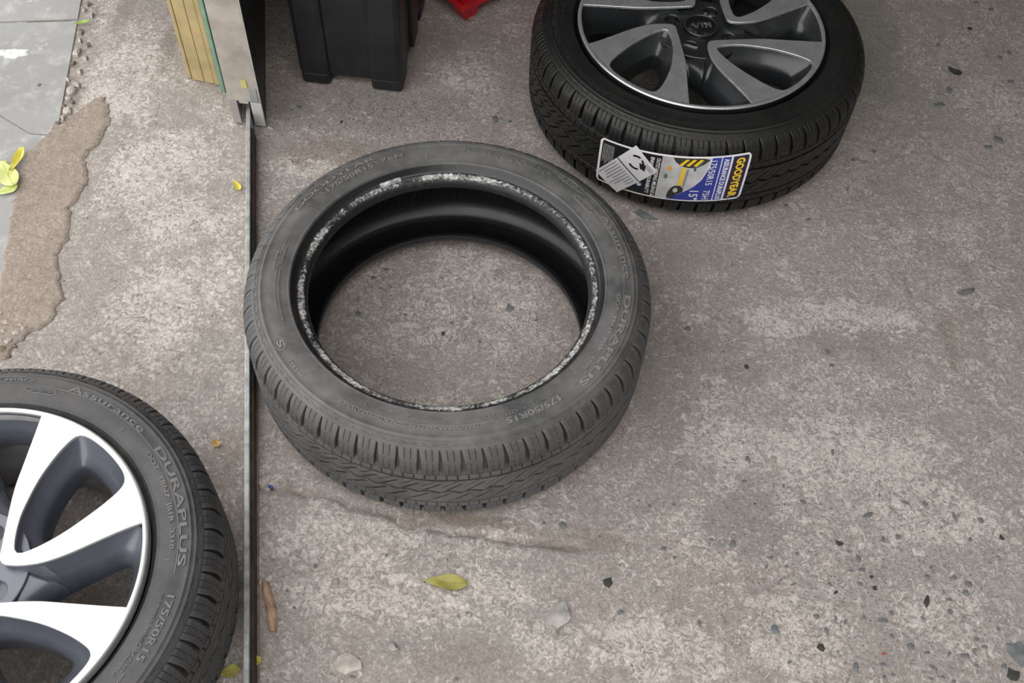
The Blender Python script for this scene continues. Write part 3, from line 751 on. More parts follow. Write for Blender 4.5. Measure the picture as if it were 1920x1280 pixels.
# --- the loose tyre in the middle
ty = empty('tyre', (*CXY, .0005)); ty.scale = (1.010, 1.010, 1.0); tag(ty, 'dusty worn grey tyre without a rim lying flat on the concrete', 'tyre')
sw = obj('sidewall', SIDEM, ty, M['rub_worn'])
add_tyre(sw, ty, 0.0, M['rub_worn'], M['rub_worn_let'], None)
o = obj('bead_step', revolve('bead_step', BEAD_STEP, 256), ty, M['rub_lip'])
o = obj('bead', bead_mesh(), ty, M['bead']); o['label'] = 'bead edge scuffed white'
lb = [(r, 2 * MID - z) for r, z in BEAD_STEP[::-1]]; 
obj('lower_bead', revolve('lower_bead', [(r, 2 * MID - z) for r, z in BEAD[::-1]] + [(r, max(.0008, 2 * MID - z)) for r, z in BEAD_STEP[::-1][1:]], 256), ty, M['rub_lip'])
M['liner'] = rubber('black_inner_liner', (.0065, .0068, .008), (.014, .014, .016), .36, .5, .0006, .5)
obj('inner_liner', LINERM, ty, M['liner'])
# balance weight stuck on the bead edge
a0, a1 = R(124), R(115)
V = []; Fc = []
for k in range(9):
    t = a0 + (a1 - a0) * k / 8
    for r, z in ((.2048, .1625), (.2040, .1650), (.1995, .1640), (.1985, .1612)): V.append((r * math.cos(t), r * math.sin(t), z + .0004 * math.sin(k * 2.1)))
for k in range(8):
    for j in range(3): Fc.append((4 * k + j, 4 * k + j + 1, 4 * k + 5 + j, 4 * k + 4 + j))
Fc += [(0, 1, 2, 3), (35, 34, 33, 32)]
bw = obj('paint_patch', mesh_py('paint_patch', V, Fc, plain('silver_scuff', (.55, .55, .57), .4, .3, .5, 120, .001, 200)), ty); bw['label'] = 'pale silver scuffed patch'
# ------------------------------------------------------------------ wheels
def pc(l): return np.array([(r * math.cos(R(a)), r * math.sin(R(a))) for r, a in l])
VOUT = [(.2000, 19.3), (.1813, 18.6), (.1517, 16.0), (.1231, 12), (.0954, 7.6), (.0743, 5.8), (.0560, 6.5), (.0490, 9.0), (.0455, 15), (.0470, 25), (.0520, 38), (.0595, 49), (.0713, 58.6), (.0879, 66.9), (.1094, 72.6),
        (.1300, 75.2), (.1576, 77.7), (.1829, 79.3), (.2000, 80.3)]
VIN = [(.1925, 64.2), (.1975, 61.5), (.1985, 55), (.1985, 48), (.1985, 41), (.1955, 36.8), (.1870, 34.5), (.1664, 31.8), (.1400, 28.5), (.1141, 24.3), (.0917, 20.5), (.0728, 17.5), (.0640, 17.5), (.0605, 24), (.0670, 39.7),
       (.0788, 50.5), (.0880, 55), (.1126, 61.5), (.1349, 64.2), (.1607, 65.2), (.1800, 65.0)]
ZF = .1795
def machined(name, dark):
    t = NT(name)
    n = t.noise(30, 4, .6); sc = t.noise(90, 5, .7, 1.0)
    if dark: col = t.mix(t.ramp(n, .3, .7), (.42, .43, .45), (.54, .55, .57)); rg = t.ramp(n, .3, .7, .22, .34)
    else: col = t.mix(t.ramp(n, .3, .7), (.50, .50, .51), (.60, .60, .60)); rg = t.ramp(sc, .4, .7, .30, .48)
    return t.done(col, rg, .65 if dark else .5, None, .5)
M['mach_d'] = machined('clear_coated_cut_alloy', True)
M['mach_w'] = machined('bright_cut_alloy', False)
def paint(name, col, rough):
    t = NT(name); n = t.noise(14, 5, .6, .3); sp = t.ramp(t.noise(300, 2), .72, .78)
    c = t.mix(t.ramp(n, .3, .75), col, tuple(x * 1.5 for x in col)); c = t.mix(t.math('MULTIPLY', sp, .5), c, (.35, .34, .33))
    m_ = t.done(c, t.ramp(n, .3, .7, rough, rough + .15), .35, None, .5)
    t.b.inputs['Coat Weight'].default_value = .6; t.b.inputs['Coat Roughness'].default_value = .15
    return m_
M['paint_d'] = paint('dark_grey_wheel_paint', (.022, .024, .026), .3)
M['paint_w'] = paint('graphite_wheel_paint', (.085, .092, .115), .32)
M['barrel'] = plain('barrel_grey', (.34, .34, .35), .5, .3, .3, 20)

def loft(name, rings, zs, mat, close=True):
    n = len(rings[0]); V = []
    for Q, z in zip(rings, zs):
        zz = z if hasattr(z, '__len__') else [z] * n
        V += [(q[0], q[1], h) for q, h in zip(Q, zz)]
    Fc = []
    for k in range(len(rings) - 1):
        for i in range(n if close else n - 1): Fc.append((k * n + i, k * n + (i + 1) % n, (k + 1) * n + (i + 1) % n, (k + 1) * n + i))
    return mesh_py(name, V, Fc, mat, True)

def face_mesh(name, outer, holes, z, thick, mat, bev=.0012):
    """flat plate with holes: top face, small chamfer and sides"""
    loops = [outer] + holes; V = []; Fc = []; off = []
    vec = [[Vector((p[0], p[1], 0)) for p in L] for L in loops]
    flat = [p for L in vec for p in L]
    for p in flat: V.append((p.x, p.y, z))
    for a, b, c in tessellate_polygon(vec):
        n = (flat[b] - flat[a]).cross(flat[c] - flat[a]).z
        Fc.append((a, b, c) if n > 0 else (a, c, b))
    base = 0
    for L in loops:
        n = len(L); i0 = len(V)
        P = np.array(L); d = np.roll(P, -1, 0) - np.roll(P, 1, 0); nn = np.c_[d[:, 1], -d[:, 0]]; nn /= np.maximum(np.linalg.norm(nn, axis=1, keepdims=True), 1e-9)
        area = .5 * np.sum(P[:, 0] * np.roll(P[:, 1], -1) - np.roll(P[:, 0], -1) * P[:, 1])
        s = 1 if (area > 0) == (L is outer) else -1
        Q = P + nn * bev * s * (1 if L is outer else 1)
        for q in Q: V.append((q[0], q[1], z - bev))
        for q in Q: V.append((q[0], q[1], z - thick))
        for i in range(n):
            j = (i + 1) % n
            Fc.append((base + i, base + j, i0 + j, i0 + i)); Fc.append((i0 + i, i0 + j, i0 + n + j, i0 + n + i))
        base += n
    me = mesh_py(name, V, Fc, mat)
    return me

def rot2(P, a): c, s = math.cos(a), math.sin(a); return np.asarray(P) @ np.array([[c, s], [-s, c]])

def wheel_meshes():
    out = {}
    vo = resample(chaikin(pc(VOUT), 2, False), 70, False)
    a0, a1 = 80.3, 19.3
    vi = resample(chaikin(pc(VIN), 2), 72)
    outer = np.vstack([vo, pc([(.2000, a) for a in np.linspace(80.3, 19.3, 16)[1:-1]])])
    out['v'] = face_mesh('spoke_face', [tuple(p) for p in outer], [[tuple(p) for p in vi]], ZF, .004, None, .0006)
    # window walls: from the cut edge down to a smaller opening
    cen = vi.mean(0) + np.array([0, 0])
    out['win'] = loft('window_wall', [vi, cen + (vi - cen) * .95, cen + (vi - cen) * .80, cen + (vi - cen) * .66, cen + (vi - cen) * .63, cen + (vi - cen) * .64], [ZF - .0035, ZF - .010, ZF - .022, ZF - .029, ZF - .036, ZF - .06], None)
    # gap between neighbouring spokes: this spoke's far edge to the next one's near edge
    e2 = resample(chaikin(pc([(.0500, 33), (.0595, 49), (.0713, 58.6), (.0879, 66.9), (.1094, 72.6), (.1300, 75.2), (.1576, 77.7), (.1829, 79.3), (.1960, 80.1), (.1990, 81.5)]), 2, False), 30, False)
    e1 = resample(chaikin(pc([(.1990, 107.5), (.1955, 109), (.1813, 108.6), (.1517, 106.0), (.1231, 102), (.0954, 97.6), (.0743, 95.8), (.0560, 96.5), (.0490, 99)]), 2, False), 30, False)
    top = np.vstack([e2, pc([(.1990, a) for a in np.linspace(81.5, 107.5, 10)[1:-1]]), e1, pc([(.047, a) for a in np.linspace(99, 33, 10)[1:-1]])])
    hub = pc([(.094, 72), (.090, 80), (.091, 88), (.097, 93)])
    lo = resample(chaikin(pc([(.103, 71.5), (.1150, 74), (.135, 76.8), (.158, 79), (.174, 80.5), (.1825, 83), (.1840, 90), (.1835, 97), (.1770, 100.5), (.165, 101), (.145, 97.5), (.122, 92), (.105, 86), (.097, 79.5), (.097, 74)]), 2), 120)
    # match the lower opening to the upper outline by angle round the opening's centre
    cg = pc([(.142, 87)])[0]
    def by_angle(L, q):
        a = np.arctan2(q[:, 1] - cg[1], q[:, 0] - cg[0]); b = np.arctan2(L[:, 1] - cg[1], L[:, 0] - cg[0])
        od = np.argsort(b); bb = np.r_[b[od] - 2 * PI, b[od], b[od] + 2 * PI]; LL = np.vstack([L[od]] * 3)
        return np.c_[np.interp(a, bb, LL[:, 0]), np.interp(a, bb, LL[:, 1])]
    low = by_angle(lo, top)
    rr = np.hypot(top[:, 0], top[:, 1])
    zmid = np.where(rr < .09, ZF - .016, ZF - .022); zt = np.where(rr < .055, ZF - .0115, ZF - .0035)
    out['gap'] = loft('gap_wall', [top, top * .92 + low * .08, top * .45 + low * .55, low, low], [zt, zt - .005, zmid, ZF - .034, ZF - .055], None)
    # hub with four bolt holes and a bore
    ang = np.linspace(0, 2 * PI, 64, endpoint=False)
    lug = [np.c_[.050 * math.cos(R(66 + 90 * k)) + .0135 * np.cos(ang[::3]), .050 * math.sin(R(66 + 90 * k)) + .0135 * np.sin(ang[::3])] for k in range(4)]
    disc = np.c_[.074 * np.cos(ang), .074 * np.sin(ang)]; bore = np.c_[.0275 * np.cos(ang[::2]), .0275 * np.sin(ang[::2])]
    out['hub'] = face_mesh('hub', [tuple(p) for p in disc], [[tuple(p) for p in L] for L in lug] + [[tuple(p) for p in bore]], ZF - .0115, .03, None, .001)
    out['lug'] = revolve('bolt_seat', [(.0136, .0), (.0128, -.004), (.0120, -.012), (.0092, -.017), (.0068, -.018), (.0065, -.03), (.0001, -.03)], 28)
    out['lip'] = revolve('rim_lip', [(.1990, ZF - .006), (.1992, ZF - .001), (.1998, ZF + .0003), (.2040, ZF + .0003), (.2052, ZF - .0008), (.2057, ZF - .0025)], 256)
    out['flange'] = revolve('rim_flange', [(.2057, ZF - .0024), (.2060, ZF - .006), (.2062, ZF - .012), (.2030, ZF - .020)], 256)
    out['barrel'] = revolve('rim_barrel', [(.1990, ZF - .005), (.1955, ZF - .012), (.1925, ZF - .030), (.1900, .120), (.1840, .085), (.1840, .050), (.1880, .030), (.1895, .018), (.2000, .006)], 128)
    return out
WM = wheel_meshes()

def add_wheel(name, xy, rim_rot, tyre_rot, label, mp, mm_, mr, ml, cap, ts=1.012):
    wh = empty(name, (*xy, .0005)); tag(wh, label, 'wheel')
    tyr = obj('tyre', SIDEM, wh, mr); tyr.scale = (ts, ts, 1)
    add_tyre(tyr, tyr, tyre_rot, mr, ml, None)
    obj('bead_seat', revolve('bead_seat', BEAD_STEP, 192), tyr, M['rub_lip'] if cap else mr)
    rim = obj('rim_lip', WM['lip'], wh, mm_); obj('rim_flange', WM['flange'], rim, plain('black_flange', (.012, .012, .013), .3) if cap else M['barrel'])
    obj('rim_barrel', WM['barrel'], rim, M['barrel'] if not cap else plain('dark_barrel', (.05, .05, .05), .45, .5))
    for k in range(4):
        a = rim_rot + k * PI / 2
        sp = obj('spoke', WM['v'], wh, mm_); sp.rotation_euler = (0, 0, a); sp['label'] = 'bright cut face of a forked spoke'
        obj('window_wall', WM['win'], sp, mp); obj('gap_wall', WM['gap'], sp, mp)
    hb = obj('hub', WM['hub'], wh, mp); hb.rotation_euler = (0, 0, rim_rot)
    for k in range(4):
        t = R(66 + 90 * k)
        obj('bolt_hole', WM['lug'], hb, M['lug'], (.050 * math.cos(t), .050 * math.sin(t), ZF - .0125))
    return wh, hb
M['lug'] = plain('bright_bolt_seat', (.42, .42, .41), .28, .9, .15, 60)

wheel_w, hub_w = add_wheel('alloy_wheel', WXY, R(0), R(46), 'bright machined alloy wheel with grey used tyre on the pale apron', M['paint_w'], M['mach_w'], M['rub_mid'], M['rub_mid_let'], False, 1.016)
wheel_d, hub_d = add_wheel('alloy_wheel', DXY, R(181), R(200), 'dark alloy wheel with new black tyre and printed sticker', M['paint_d'], M['mach_d'], M['rub_new'], M['rub_new_let'], True)

# centre caps
M['cap'] = plain('gloss_black_cap', (.010, .010, .011), .22, .0, .2, 30)
M['cap_ring'] = plain('dark_ring', (.06, .062, .065), .3, .6)
M['chrome'] = plain('cap_letter_silver', (.62, .63, .65), .25, .9, .05)
capm = revolve('centre_cap', [(.0285, ZF - .014), (.0283, ZF - .0055), (.0270, ZF - .0035), (.0255, ZF - .0040), (.0245, ZF - .0055), (.0120, ZF - .0045), (.0001, ZF - .0042)], 64)
cp = obj('centre_cap', capm, wheel_d, M['cap'])
obj('cap_ring', revolve('cap_ring', [(.0284, ZF - .0050), (.0279, ZF - .0036), (.0270, ZF - .0030), (.0258, ZF - .0034), (.0250, ZF - .0048)], 64), cp, M['cap_ring'])
obj('centre_cap', capm, wheel_w, M['cap'])
def flat_text(s, w, h, z, thick, rot, mat, parent, name, bold=.02):
    cu = bpy.data.curves.new('t', 'FONT'); cu.body = s; cu.size = 1; cu.extrude = .5; cu.offset = bold
    ob = bpy.data.objects.new('t', cu); COL.objects.link(ob)
    me = bpy.data.meshes.new_from_object(ob.evaluated_get(bpy.context.evaluated_depsgraph_get()))
    bpy.data.objects.remove(ob); bpy.data.curves.remove(cu)
    co = np.zeros(len(me.vertices) * 3); me.vertices.foreach_get('co', co); co = co.reshape(-1, 3)
    x0, x1 = co[:, 0].min(), co[:, 0].max(); y0, y1 = co[:, 1].min(), co[:, 1].max()
    x = ((co[:, 0] - x0) / (x1 - x0) - .5) * w; y = ((co[:, 1] - y0) / (y1 - y0) - .5) * h
    P = rot2(np.c_[x, y], rot)
    me.vertices.foreach_set('co', np.c_[P, np.where(co[:, 2] > 0, z + thick, z - .002)].ravel()); me.update()
    return obj(name, me, parent, mat)
# letters K, I and a barless A of the cap emblem
def emblem():
    V = []; Fc = []
    def bar(x0, y0, x1, y1, wd):
        a = np.array([x0, y0]); b = np.array([x1, y1]); d = (b - a) / np.linalg.norm(b - a); n = np.array([-d[1], d[0]]) * wd / 2; i = len(V)
        for p in (a - n, a + n, b + n, b - n): V.append((*p, -.002))
        for p in (a - n, a + n, b + n, b - n): V.append((*p, .0012))
        for f in ((4, 7, 6, 5), (0, 4, 5, 1), (1, 5, 6, 2), (2, 6, 7, 3), (3, 7, 4, 0)): Fc.append(tuple(i + k for k in f))
    h = .0055; wd = .0026
    bar(-.0150, -h, -.0150, h, wd); bar(-.0140, -.0005, -.0070, h, wd); bar(-.0125, .0005, -.0062, -h, wd)
    bar(-.0012, -h, -.0012, h, wd)
    bar(.0030, -h, .0085, h, wd); bar(.0140, -h, .0085, h, wd)
    V = [(*(rot2([(x, y)], R(192))[0]), ZF - .0042 + z) for x, y, z in V]
    me = mesh_py('cap_lettering', V, Fc, M['chrome'])
    bm = bmesh.new(); bm.from_mesh(me); bmesh.ops.recalc_face_normals(bm, faces=bm.faces[:]); bm.to_mesh(me); bm.free()
    return me
obj('cap_lettering', emblem(), cp)

# vent hairs on the new tyre
V = []; Fc = []
for k in range(420):
    t = random.uniform(0, 2 * PI); v = random.choice([.05, .3, .62, .9, 1.0, 1.0])
    if random.random() < .55: r, z, nx, nz = .2772, random.uniform(.05, .135), 1, .1
    else:
        r, z = sh_pt(random.uniform(.1, .95)); r, z = float(r), float(z); nx, nz = .8, .6
    L = random.uniform(.003, .007); w = .0003; dt = random.uniform(-.006, .006)
    i = len(V)
    for s in (-1, 1): V.append((r * math.cos(t + s * w / r), r * math.sin(t + s * w / r), z))
    V.append((r * math.cos(t), r * math.sin(t), z + w * 2)); V.append(((r + L * nx) * math.cos(t + dt), (r + L * nx) * math.sin(t + dt), z + L * nz))
    Fc += [(i, i + 1, i + 3), (i + 1, i + 2, i + 3), (i + 2, i, i + 3)]
vh = obj('vent_hairs', mesh_py('vent_hairs', V, Fc, M['rub_new']), wheel_d); vh.scale = (1.012, 1.012, 1); vh['kind'] = 'stuff'

# ------------------------------------------------------------------ printed sticker on the new tyre's tread
def pm(name, col, rough=.35): return plain(name, col, rough, 0, .04, 60)
M['l_white'] = pm('label_white', (.80, .80, .80)); M['l_black'] = pm('label_black', (.012, .012, .016)); M['l_blue'] = pm('label_blue', (.03, .05, .32))
M['l_navy'] = pm('label_navy', (.018, .014, .055)); M['l_yellow'] = pm('label_yellow', (.85, .56, .02)); M['l_grey'] = plain('label_photo_grey', (.50, .50, .51), .35, 0, .25, 40)
M['l_dark'] = pm('label_tyre_black', (.035, .035, .03)); M['l_teal'] = pm('label_teal', (.05, .10, .15)); M['l_orange'] = pm('label_orange', (.75, .35, .05))
M['l_ball'] = pm('label_ball_blue', (.06, .25, .55)); M['l_green'] = pm('label_green', (.12, .20, .12)); M['paper'] = plain('tag_paper', (.66, .66, .68), .6, 0, .06, 50, .0006, 120); M['ink'] = pm('ink', (.015, .015, .018)); M['ink_grey'] = pm('ink_grey', (.22, .22, .24))
def lab(a, b, lift):
    th = R(-125 + 49 * a); wav = .0012 * math.sin(a * 38) * (1 - abs(2 * b - 1))
    z = .131 + .026 * a - b * (.094 + .006 * a)
    zz = min(z, .134)
    r = .2775 - .32 * (zz - MID) ** 2 + .0008 + lift + wav * .3
    if z > .134:
        t = (z - .134) / .02; r -= .0012 * t + .0008 * t * t
    r *= 1.012
    return (r * math.cos(th), r * math.sin(th), z)
def patch(name, left, right, b0, b1, lift, mat, parent, na=40, nb=14):
    V = []
    for i in range(na):
        for j in range(nb):
            b = b0 + (b1 - b0) * j / (nb - 1); l = left(b) if callable(left) else left; r_ = right(b) if callable(right) else right
            V.append(lab(l + (r_ - l) * i / (na - 1), b, lift))
    return obj(name, mesh_py(name, V, [tuple(f[::-1]) for f in gridfaces(na, nb)], mat, True), parent)
def poly_patch(name, pts, lift, mat, parent):
    c = np.mean(pts, 0); V = [lab(*c, lift)] + [lab(*p, lift) for p in pts]; n = len(pts)
    return obj(name, mesh_py(name, V, [(0, 1 + (k + 1) % n, 1 + k) for k in range(n)], mat), parent)
def label_text(s, a, b0, b1, ha, lift, mat, parent, bold=.02):
    """letters reading down the sticker, tops towards the right-hand end"""
    cu = bpy.data.curves.new('t', 'FONT'); cu.body = s; cu.size = 1; cu.offset = bold; cu.resolution_u = 2
    ob = bpy.data.objects.new('t', cu); COL.objects.link(ob)
    me = bpy.data.meshes.new_from_object(ob.evaluated_get(bpy.context.evaluated_depsgraph_get()))
    bpy.data.objects.remove(ob); bpy.data.curves.remove(cu)
    co = np.zeros(len(me.vertices) * 3); me.vertices.foreach_get('co', co); co = co.reshape(-1, 3)
    x0, x1 = co[:, 0].min(), co[:, 0].max(); y1 = co[:, 1].max(); y0 = min(0, co[:, 1].min())
    N = [lab(a + ((y - y0) / (y1 - y0) - .5) * ha, b0 + (x - x0) / (x1 - x0) * (b1 - b0), lift) for x, y, _ in co]
    me.vertices.foreach_set('co', np.array(N).ravel()); me.update()
    o = obj('printed_text', me, parent, mat); return o
def rc(a, b):   # rounded ends
    return a
def corner_l(m_): return lambda b: m_ + .022 * (max(0, .08 - b) / .08) ** 2 + .022 * (max(0, b - .92) / .08) ** 2
def corner_r(m_): return lambda b: m_ - .022 * (max(0, .08 - b) / .08) ** 2 - .022 * (max(0, b - .92) / .08) ** 2
lbl = patch('product_sticker', corner_l(0.), corner_r(1.), 0, 1, .0002, M['l_white'], wheel_d, 90, 30); lbl['label'] = 'long printed tyre sticker in black, blue and white'
patch('black_panel', corner_l(.018), .432, .035, .965, .00055, M['l_black'], lbl, 40, 24)
arcf = lambda b: float(np.interp(b, [0, .25, .5, .65, .75, .85, .93, 1], [.74, .73, .70, .66, .62, .565, .52, .47]))
patch('picture_panel', .432, lambda b: arcf(b), .03, .97, .00055, M['l_grey'], lbl, 24, 24)
patch('blue_panel', lambda b: arcf(b) + .008, .868, .03, .97, .00055, M['l_blue'], lbl, 24, 24)
patch('navy_panel', .882, corner_r(.985), .035, .965, .00055, M['l_navy'], lbl, 14, 24)
patch('white_rule', .806, .812, .03, .97, .0009, M['l_white'], lbl, 3, 24)
label_text('GOODYEAR', .934, .07, .93, .058, .0010, M['l_yellow'], lbl, .045)
label_text('ASSURANCE DURAPLUS', .842, .06, .95, .034, .0010, M['l_white'], lbl, .03)
label_text('175/50R15   75H', .760, .08, .94, .044, .0010, M['l_white'], lbl, .01)
label_text('15"', .680, .74, .955, .060, .0010, M['l_white'], lbl, .01)
label_text('OUTSTANDING MILEAGE &', .412, .09, .96, .026, .0010, M['l_white'], lbl, .02)
label_text('ENHANCED DURABILITY', .372, .09, .92, .026, .0010, M['l_white'], lbl, .02)
for k in range(8): label_text(['FOR SAFE AND LONG LASTING PERFORMANCE', 'CHECK AIR PRESSURE ONCE EVERY WEEK', 'ROTATE TYRES AS ADVISED IN MANUAL'][k % 3], .105 - .0105 * k, .10, .46 + .05 * (k % 3), .006, .0010, M['l_white'], lbl, 0)
label_text('TOTAL MOBILITY', .270, .55, .80, .008, .0010, M['l_white'], lbl, 0)
label_text('SOLUTIONS', .255, .62, .85, .007, .0010, M['l_white'], lbl, 0)
def disc(name, a, b, da, db, lift, mat, n=20): return poly_patch(name, [(a + da * math.cos(2 * PI * k / n), b + db * math.sin(2 * PI * k / n)) for k in range(n)], lift, mat, lbl)
disc('printed_ball', .312, .745, .022, .055, .0010, M['l_ball']); poly_patch('printed_ball_mark', [(.302, .715), (.316, .70), (.310, .74), (.330, .75), (.318, .785), (.304, .77)], .0014, M['l_white'], lbl)
disc('printed_dot', .488, .27, .017, .045, .0010, M['l_orange']); disc('printed_oval', .476, .455, .013, .06, .0010, M['l_green'])
poly_patch('printed_wheel', [(.50, .035), (.60, .035), (.70, .035), (.735, .06), (.70, .16), (.66, .22), (.61, .235), (.56, .20), (.52, .12)], .0010, M['l_dark'], lbl)
for k in range(3): poly_patch('printed_stripe', [(.545 + .045 * k, .18), (.565 + .045 * k, .20), (.605 + .045 * k, .06), (.585 + .045 * k, .05)], .0013, M['l_yellow'], lbl)
poly_patch('printed_part', [(.655, .20), (.668, .22), (.700, .10), (.690, .09)], .0013, M['l_teal'], lbl); poly_patch('printed_part', [(.640, .20), (.655, .21), (.660, .30), (.645, .29)], .0013, M['l_teal'], lbl)
poly_patch('printed_bar', [(.570, .235), (.595, .235), (.590, .63), (.563, .63)], .0010, M['l_yellow'], lbl); poly_patch('printed_bar', [(.603, .27), (.615, .27), (.606, .66), (.597, .66)], .0010, M['ink_grey'], lbl)
poly_patch('printed_tyre', [(.505, .93), (.510, .80), (.525, .70), (.545, .645), (.580, .64), (.605, .70), (.605, .78), (.560, .86), (.545, .94)], .0011, M['l_dark'], lbl); disc('printed_hub', .556, .745, .016, .055, .0014, M['l_grey'])

# white paper tag stuck across it
TG = [(-112.68, .1461), (-104.44, .1056), (-116.32, .0330), (-125.16, .0576)]       # p, q corners: top, right, bottom, left
def tagp(u, v, lift):                                                               # u: from the top-right edge to the bottom-left edge, v: across
    A0 = np.array(TG[0]); B0 = np.array(TG[1]); C0 = np.array(TG[2]); D0 = np.array(TG[3])
    th, z = (A0 * (1 - v) + B0 * v) * (1 - u) + (D0 * (1 - v) + C0 * v) * u
    zz = min(z, .134); r = .2775 - .32 * (zz - MID) ** 2 + .0028 + lift
    if z > .134: r -= .0004
    r += .0035 * max(0, u - .82) * (1 + v)
    r *= 1.012
    return (r * math.cos(R(th)), r * math.sin(R(th)), z)
def tagpatch(name, u0, u1, v0, v1, lift, mat, par, n=8):
    V = [tagp(u0 + (u1 - u0) * i / (n - 1), v0 + (v1 - v0) * j / (n - 1), lift) for i in range(n) for j in range(n)]
    return obj(name, mesh_py(name, V, [tuple(f) for f in gridfaces(n, n)], mat, True), par)
tg = tagpatch('paper_tag', 0, 1, 0, 1, 0, M['paper'], wheel_d, 20); tg['label'] = 'small white paper tag with a round arrow mark'
tagpatch('tag_rule', .425, .445, 0, 1, .0005, M['ink'], tg)
for k in range(9): tagpatch('tag_line', .50, random.uniform(.82, .96) if k < 7 else .7, .07 + .1 * k, .095 + .1 * k, .0005, M['ink_grey'], tg, 5)
for k in range(3): tagpatch('tag_line', .06 + .03 * k, .072 + .03 * k, .62, .95, .0005, M['ink_grey'], tg, 4)
def tagarc(a0, a1, r0, r1, name='tag_mark'):
    n = 14; V = []
    for k in range(n):
        a = R(a0 + (a1 - a0) * k / (n - 1))
        for r in (r0, r1): V.append(tagp(.205 + r * .78 * math.cos(a), .42 + r * 1.5 * math.sin(a), .0006))
    return obj(name, mesh_py(name, V, [(2 * k, 2 * k + 2, 2 * k + 3, 2 * k + 1) for k in range(n - 1)], M['ink']), tg)
tagarc(-20, 60, .13, .175); tagarc(80, 170, .13, .175); tagarc(190, 250, .13, .175)
obj('tag_mark', mesh_py('tag_mark', [tagp(*p, .0006) for p in ((.22, .62), (.10, .66), (.16, .48), (.20, .80))], [(0, 1, 2), (0, 3, 1)], M['ink']), tg)
# ------------------------------------------------------------------ black bin, red crate foot, blue drum at the back
M['black_plastic'] = plain('black_plastic', (.0135, .0138, .0155), .42, 0, .35, 18, .0008, 260, .45)
B0, B1 = np.array([-.4057, 1.4428]), np.array([-.2200, 1.4310])
bx = (B1 - B0) / np.linalg.norm(B1 - B0); by = np.array([-bx[1], bx[0]]); BL = np.linalg.norm(B1 - B0)
bin_ = empty('storage_bin', (*((B0 + B1) / 2 - by * .010), .0)); bin_.rotation_euler = (0, 0, math.atan2(bx[1], bx[0])); tag(bin_, 'tall black plastic bin with ribbed corners and stub feet', 'bin')
hw = BL / 2
def taper_box(name, x0, x1, y0, y1, z0, z1, fl, bev, parent, mat):
    """box leaning outward with height (fl per metre away from the bin's middle)"""
    me = boxes(name, [(x0, x1, y0, y1, z0, z1)], mat, bev)
    for v in me.vertices: 
        k = 1 + fl * v.co.z; v.co.x *= k; v.co.y = .12 + (v.co.y - .12) * k
    me.polygons.foreach_set('use_smooth', [False] * len(me.polygons))
    return obj(name, me, parent)
FLR = .10
taper_box('bin_body', -hw + .004, hw - .004, .008, .255, .015, .46, FLR, .012, bin_, M['black_plastic'])
for x0, x1 in ((-hw, -hw + .056), (hw - .060, hw)):
    for y0, y1 in ((0, .06), (.20, .262)):
        taper_box('corner_column', x0, x1, y0, y1, .022, .46, FLR, .010, bin_, M['black_plastic'])
        taper_box('foot', x0 + .002, x1 - .002, y0 + .002, y1 - .002, .0, .030, FLR, .007, bin_, M['black_plastic'])
taper_box('side_rib', hw - .01, hw + .003, .10, .15, .022, .46, FLR, .004, bin_, M['black_plastic'])
taper_box('rim', -hw - .006, hw + .006, -.008, .27, .46, .485, FLR, .006, bin_, M['black_plastic'])

M['red'] = plain('red_plastic', (.50, .012, .020), .35, 0, .12, 30)
r0 = np.array(g(882, 22)); crate = empty('red_crate', (float(r0[0]), float(r0[1]) - .018, 0), R(42)); tag(crate, 'red plastic crate with a tapered foot behind the black bin', 'crate')
def red_foot(x, y):
    V = [(x + sx * w, y + .02 + sy * w, z) for z, w in ((0, .012), (.004, .0145), (.045, .022)) for sx, sy in ((-1, -1), (1, -1), (1, 1), (-1, 1))]
    Fc = [(3, 2, 1, 0)] + [(4 * k + i, 4 * k + (i + 1) % 4, 4 * k + 4 + (i + 1) % 4, 4 * k + 4 + i) for k in range(2) for i in range(4)]
    obj('foot', mesh_py('foot', V, Fc, M['red']), crate)
red_foot(0, -.008); red_foot(.28, -.008); red_foot(0.0, .30); red_foot(.28, .30)
obj('crate_base', prism('crate_base', [(-.026, -.010), (.306, -.010), (.306, .345), (-.026, .345)], .026, .040, M['red'], .003), crate)
obj('crate_wall', prism('crate_wall', [(-.018, -.002), (.298, -.002), (.298, .337), (-.018, .337)], .040, .26, M['red'], .006), crate)

M['navy'] = plain('navy_plastic', (.010, .016, .060), .35, 0, .2, 20)
b0 = np.array(g(528, 8)); drum = empty('paint_drum', (-.47, 2.02, 0)); tag(drum, 'dark blue plastic drum in the gloom behind the sliding door', 'drum')
obj('drum_body', revolve('drum_body', [(.0001, .012), (.088, .012), (.094, .03), (.100, .28), (.104, .285), (.104, .30), (.100, .305), (.100, .34)], 48), drum, M['navy'])
obj('drum_base', revolve('drum_base', [(.0001, .0), (.090, .0), (.092, .006), (.088, .014), (.0001, .014)], 48), drum, M['black_plastic'])
obj('drum_lid', revolve('drum_lid', [(.103, .335), (.107, .345), (.103, .355), (.0001, .356)], 48), drum, M['black_plastic'])

